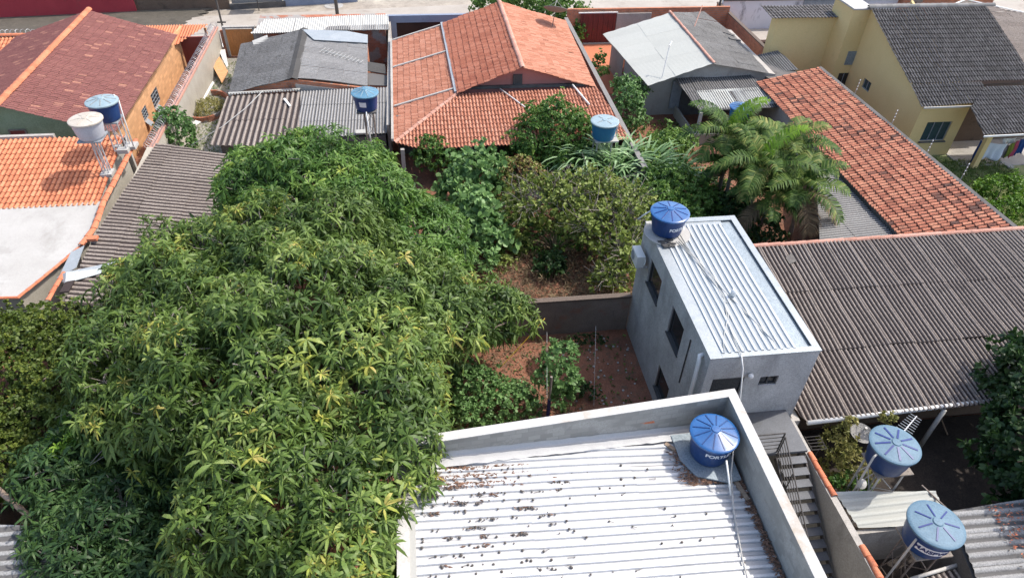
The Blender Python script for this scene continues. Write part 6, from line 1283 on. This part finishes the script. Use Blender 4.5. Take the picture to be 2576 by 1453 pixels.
tree('ornamental_plant', 'yellowish variegated plant between the cement wall and the tank stand', [(2105, 1110, 1.6, .6, .55, .8), (2125, 1150, 1.4, .65, .5, .7), (2145, 1190, 1.1, .8, .5, .6), (2180, 1180, 1.2, .5, .45, .6), (2110, 1170, 1.0, .6, .4, .6)], 'leaf_gold', 322, dens=26, nleaf=9, L=.13, W=.022, rough=.2, r=.04)
tree('low_plants', 'glossy green plants at the foot of the yellowish variegated plant', [(2120, 1215, 1.0, .6, .35, .45), (2155, 1222, .9, .5, .35, .4)], 'leaf_mid', 323, dens=26, nleaf=7, L=.12, W=.045, tr=False)
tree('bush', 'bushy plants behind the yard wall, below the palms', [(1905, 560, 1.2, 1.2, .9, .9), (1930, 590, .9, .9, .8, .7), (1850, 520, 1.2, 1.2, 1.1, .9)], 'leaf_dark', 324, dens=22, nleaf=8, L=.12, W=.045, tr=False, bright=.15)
tree('young_shoots', 'little yellow green leaves sprouting at the white gutter', [(2235, 1048, 2.9, .3, .2, .2), (2142, 1060, 2.6, .2, .2, .18)], 'leaf_gold', 325, dens=60, nleaf=7, L=.1, W=.03, tr=True, r=.015)
tree('bush', 'tangled green bush at the bottom edge under the mango trees', [(300, 1420, .8, 2.2, 1.2, 1.0), (480, 1440, .8, 2.0, 1.0, 1.0)], 'leaf_dark', 326, dens=14, nleaf=7, L=.14, W=.05, tr=False)

# undergrowth: litter and low green stuff
def ground_leaves(name, label, n, fn, m, seed, L=.16, W=.03, nl=4, zr=(.02, .3), spread=(.3, 1.4)):
    rng = np.random.default_rng(seed); C = np.array([fn(rng) for _ in range(n)]); C = np.column_stack((C, rng.uniform(zr[0], zr[1], n) + np.array([gz(a, b) for a, b in C]))); D = rng.normal(0, .3, C.shape) + np.array([0, 0, 1.])
    V, i, tt, c = whorls(C, D, nl, L, W, rng, .3, spread); o = mesh_obj(name, V, (i, tt), m, None, False, c); tag(o, label, 'plants', kind='stuff')
U = lambda x0, x1, y0, y1: (lambda r: (r.uniform(x0, x1), r.uniform(y0, y1)))
ground_leaves('undergrowth', 'tangled low greenery on the ground of the back garden', 3600, U(1.5, 18, 27.5, 35), 'leaf_mid', 401, .2, .05, 5, (.02, .7))
ground_leaves('undergrowth', 'dry grassy tangle in the back garden', 3600, U(2, 16, 22.4, 33), 'leaf_dry', 402, .3, .012, 5, (.02, .5))
ground_leaves('leaf_litter', 'dead leaves on the ground behind the back wall', 5200, U(2.5, 12, 22.3, 28), 'leaf_dry', 403, .1, .03, 2, (.01, .08), (1.2, 1.8))
ground_leaves('grass', 'rough grass beside the yellow house', 12000, U(28.6, 38, 24, 36), 'grass_blades', 404, .2, .012, 6, (.0, .12), (.1, 1.1))
ground_leaves('grass', 'grass and weeds beside the passage', 1400, U(-14.8, -12.5, 36.5, 54), 'grass_blades', 405, .12, .012, 5, (.05, .1), (.3, 1.3))
def yardfn(r):
    while True:
        x, y = r.uniform(.5, 8.6), r.uniform(13, 21.8)
        if r.random() < .25 + .75 * math.exp(-((x - 1.8) ** 2) / 5 - ((y - 17) ** 2) / 9): return x, y
ground_leaves('weeds', 'small weeds on the red earth of the yard', 900, yardfn, 'leaf_mid', 406, .09, .02, 5, (.0, .08), (.5, 1.5))
ground_leaves('leaf_litter', 'dead leaves on the red earth of the yard', 1900, lambda r: (r.uniform(.5, 6), r.uniform(17, 21.8)), 'leaf_dry', 407, .09, .025, 2, (.01, .05), (1.2, 1.8))
ground_leaves('undergrowth', 'weeds between the boundary wall and the palms', 1500, U(12.5, 17.5, 29, 42), 'leaf_mid', 408, .12, .03, 5, (.0, .2))
ground_leaves('leaf_litter', 'dead leaves under the mango trees', 1800, U(-14, 1, 8, 30), 'leaf_dry', 409, .12, .03, 2, (.01, .05), (1.2, 1.8))
rng = np.random.default_rng(31); mb = MB()
for k in range(120):
    x_, y_ = rng.uniform(5.5, 8.6), rng.uniform(15, 21.7); s_ = rng.uniform(.02, .06); mb.lathe((x_, y_, 0), [(s_, 0), (s_ * 1.1, s_ * .6), (s_ * .4, s_)], 5)
o = mb.build('pebbles', 'slab_white'); tag(o, 'small pale pebbles scattered on the shaded red earth', 'pebbles', kind='stuff')

# cane-like grass: arching blades
def blades(t, c, n, L, w, m, seed, R=.3, up=.85, name='leaves', tintb=0):
    rng = np.random.default_rng(seed); V, I, Tt, Ti = [], [], [], []
    for k in range(n):
        az = rng.uniform(0, 6.283); tilt = abs(rng.normal(.28, .22)) + .06; l = L * rng.uniform(.6, 1.15); b = np.array(c) + np.array([math.cos(az), math.sin(az), 0]) * R * rng.random(); d = np.array([math.cos(az), math.sin(az), 0.]); s = np.array([-d[1], d[0], 0]) ; p = b.copy(); o_ = len(V); S = 7
        for j in range(S + 1):
            ww = w * math.sin(math.pi * min(.97, .12 + .86 * j / S)) ** .7; V.append(p - s * ww); V.append(p + s * ww); a = tilt + (j / S) ** 1.5 * (1.6 + tilt); p = p + (d * math.sin(a) + np.array([0, 0, 1.]) * math.cos(a)) * l / S
        tv = np.clip(rng.random() * .8 + .15 + tintb, 0, 1)
        for j in range(S): I += [o_ + 2 * j, o_ + 2 * j + 1, o_ + 2 * j + 3, o_ + 2 * j + 2]; Tt.append(4); Ti.append(tv)
    return mesh_obj(name, np.array(V), (np.array(I, np.int32), np.array(Tt, np.int32)), m, t, True, Ti)
for i, (u, v, zt, n, L, lab) in enumerate(((1472, 428, .8, 120, 3.3, 'tall clump of arching cane leaves left of the others, right of the dark bush'), (1545, 445, .8, 150, 3.2, 'middle clump of arching cane leaves, the densest'), (1615, 448, .8, 130, 3.0, 'third clump of arching cane leaves toward the palms'), (1690, 470, .3, 44, 2.5, 'small right hand clump of arching cane leaves'), (1525, 480, .3, 40, 2.6, 'short clump of cane leaves in front of the tall ones'))):
    p = at(u, v, zt); t = thing('cane_clump', lab, 'plant', (p.x, p.y, 0), 'clumps of cane grass in the back garden'); blades(t, (p.x, p.y, .5), n, L, .085, 'leaf_cane', 500 + i, .5)
    MB().tube([(p.x, p.y, 0), (p.x + .1, p.y, .9)], .05, 6).tube([(p.x - .2, p.y + .1, 0), (p.x - .3, p.y, .8)], .04, 6).build('stem', 'leaf_cane', t)
p = at(1395, 640, .2); t = thing('cane_clump', 'dry thin leaved clump on the bare ground under the olive tree', 'plant', (p.x, p.y, 0)); blades(t, (p.x, p.y, .1), 36, 1.7, .03, 'leaf_dry', 520, .3)
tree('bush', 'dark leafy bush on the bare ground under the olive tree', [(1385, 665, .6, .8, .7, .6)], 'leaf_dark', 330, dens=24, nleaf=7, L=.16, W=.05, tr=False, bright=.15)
tree('bush', 'low dry looking scrub left of the olive tree', [(1300, 610, .6, 1.0, .9, .6), (1265, 660, .4, .8, .6, .4)], 'leaf_guava', 331, dens=16, nleaf=6, L=.13, W=.04, tr=False, kmin=.5, bright=.1)

# palms
def palm(label, u, v, zc, nf, L, seed, base=None, new=0, lean=0, dry=1):
    c = at(u, v, zc); rnd = np.random.default_rng(seed); bx, by = c.x + rnd.normal(0, .2), c.y + rnd.normal(0, .2); t = thing('palm_tree', label, 'palm', (bx, by, 0), 'palms in the back garden')
    MB().tube([(bx, by, 0), ((bx + c.x) / 2 + .1, (by + c.y) / 2, zc * .5), (c.x, c.y, zc)], [.14, .11, .09], 8).build('trunk', 'bark_pale', t, True)
    V, I, Tt, Ti = {}, {}, {}, {}
    G = {'f': ([], [], [], []), 'n': ([], [], [], []), 'd': ([], [], [], [])}
    for k in range(nf):
        kind = 'n' if k < new else ('d' if k >= nf - dry else 'f'); V, I, Tt, Ti = G[kind]
        az = k * 2.39996 + rnd.normal(0, .2); f = k / nf; tilt = {'n': .05 + .1 * rnd.random(), 'f': .35 + 1.15 * f, 'd': 1.5 + .3 * rnd.random()}[kind]; l = L * rnd.uniform(.85, 1.1); h = np.array([math.cos(az), math.sin(az), 0.]); p = np.array([c.x, c.y, c.z]); S = 22; sd = np.array([-h[1], h[0], 0.]); tv = rnd.random()
        pts = []; 
        for j in range(S + 1):
            a = tilt + (j / S) ** 1.4 * 1.4; pts.append(p.copy()); dd = h * math.sin(a) + np.array([0, 0, 1.]) * math.cos(a); p = p + dd * l / S
        for j in range(1, S + 1):
            q = pts[j]; dd = (pts[j] - pts[j - 1]); dd /= np.linalg.norm(dd); n_ = np.cross(sd, dd); o_ = len(V); w = .042
            V += [pts[j - 1] - sd * .02, pts[j - 1] + sd * .02, q + sd * .015, q - sd * .015]; I += [o_, o_ + 1, o_ + 2, o_ + 3]; Tt.append(4); Ti.append(.9)
            if j < 4: continue
            ll = .74 * L / 2.4 * math.sin(math.pi * (.12 + .82 * j / (S + 1))) ** .8
            for sg in (-1, 1):
                for q2 in (0, .5):
                    b = q - dd * (l / S) * q2; dr = sd * sg * .82 + dd * .5 + n_ * .32 * (-1 if n_[2] < 0 else 1) + rnd.normal(0, .07, 3); dr /= np.linalg.norm(dr); m1 = b + dr * ll * .5; e = b + dr * ll * .95 + np.array([0, 0, -.45 * ll]); wv = dd * w; o_ = len(V)
                    V += [b - wv * .5, b + wv * .5, m1 + wv, m1 - wv, e]; I += [o_, o_ + 1, o_ + 2, o_ + 3, o_ + 3, o_ + 2, o_ + 4]; Tt += [4, 3]; vv = np.clip(.15 + .5 * tv + rnd.normal(0, .2), 0, 1); Ti += [vv, vv]
    for kind, nm, m in (('f', 'fronds', 'leaf_palm'), ('n', 'new_fronds', 'leaf_palm_new'), ('d', 'dead_fronds', 'leaf_dry')):
        V, I, Tt, Ti = G[kind]
        if V: mesh_obj(nm, np.array(V), (np.array(I, np.int32), np.array(Tt, np.int32)), m, t, False, Ti)
for a in (('tall palm with a bright new frond, left of the clump', 1835, 345, 4.0, 14, 2.9, 601, None, 1), ('palm at the back of the clump near the blue lid', 1930, 365, 3.4, 20, 2.1, 602, None, 0), ('palm in the middle of the clump with a lime new frond', 1915, 425, 3.9, 14, 2.9, 603, None, 1),
          ('palm at the right of the clump beside the red roof', 1975, 385, 3.9, 15, 2.9, 604, None, 0), ('lower right palm of the clump with drooping brown fronds', 2010, 480, 3.3, 16, 2.9, 605, None, 0, 0, 3), ('low palm at the front of the clump above the dark bushes', 1935, 500, 2.7, 14, 2.4, 606, None, 0, 0, 2),
          ('short palm at the left foot of the clump', 1840, 425, 2.6, 18, 2.0, 607, None, 0, 0, 1), ('palm squeezed behind the middle of the clump', 1880, 385, 3.3, 18, 2.2, 608, None, 0)):
    palm(*a)
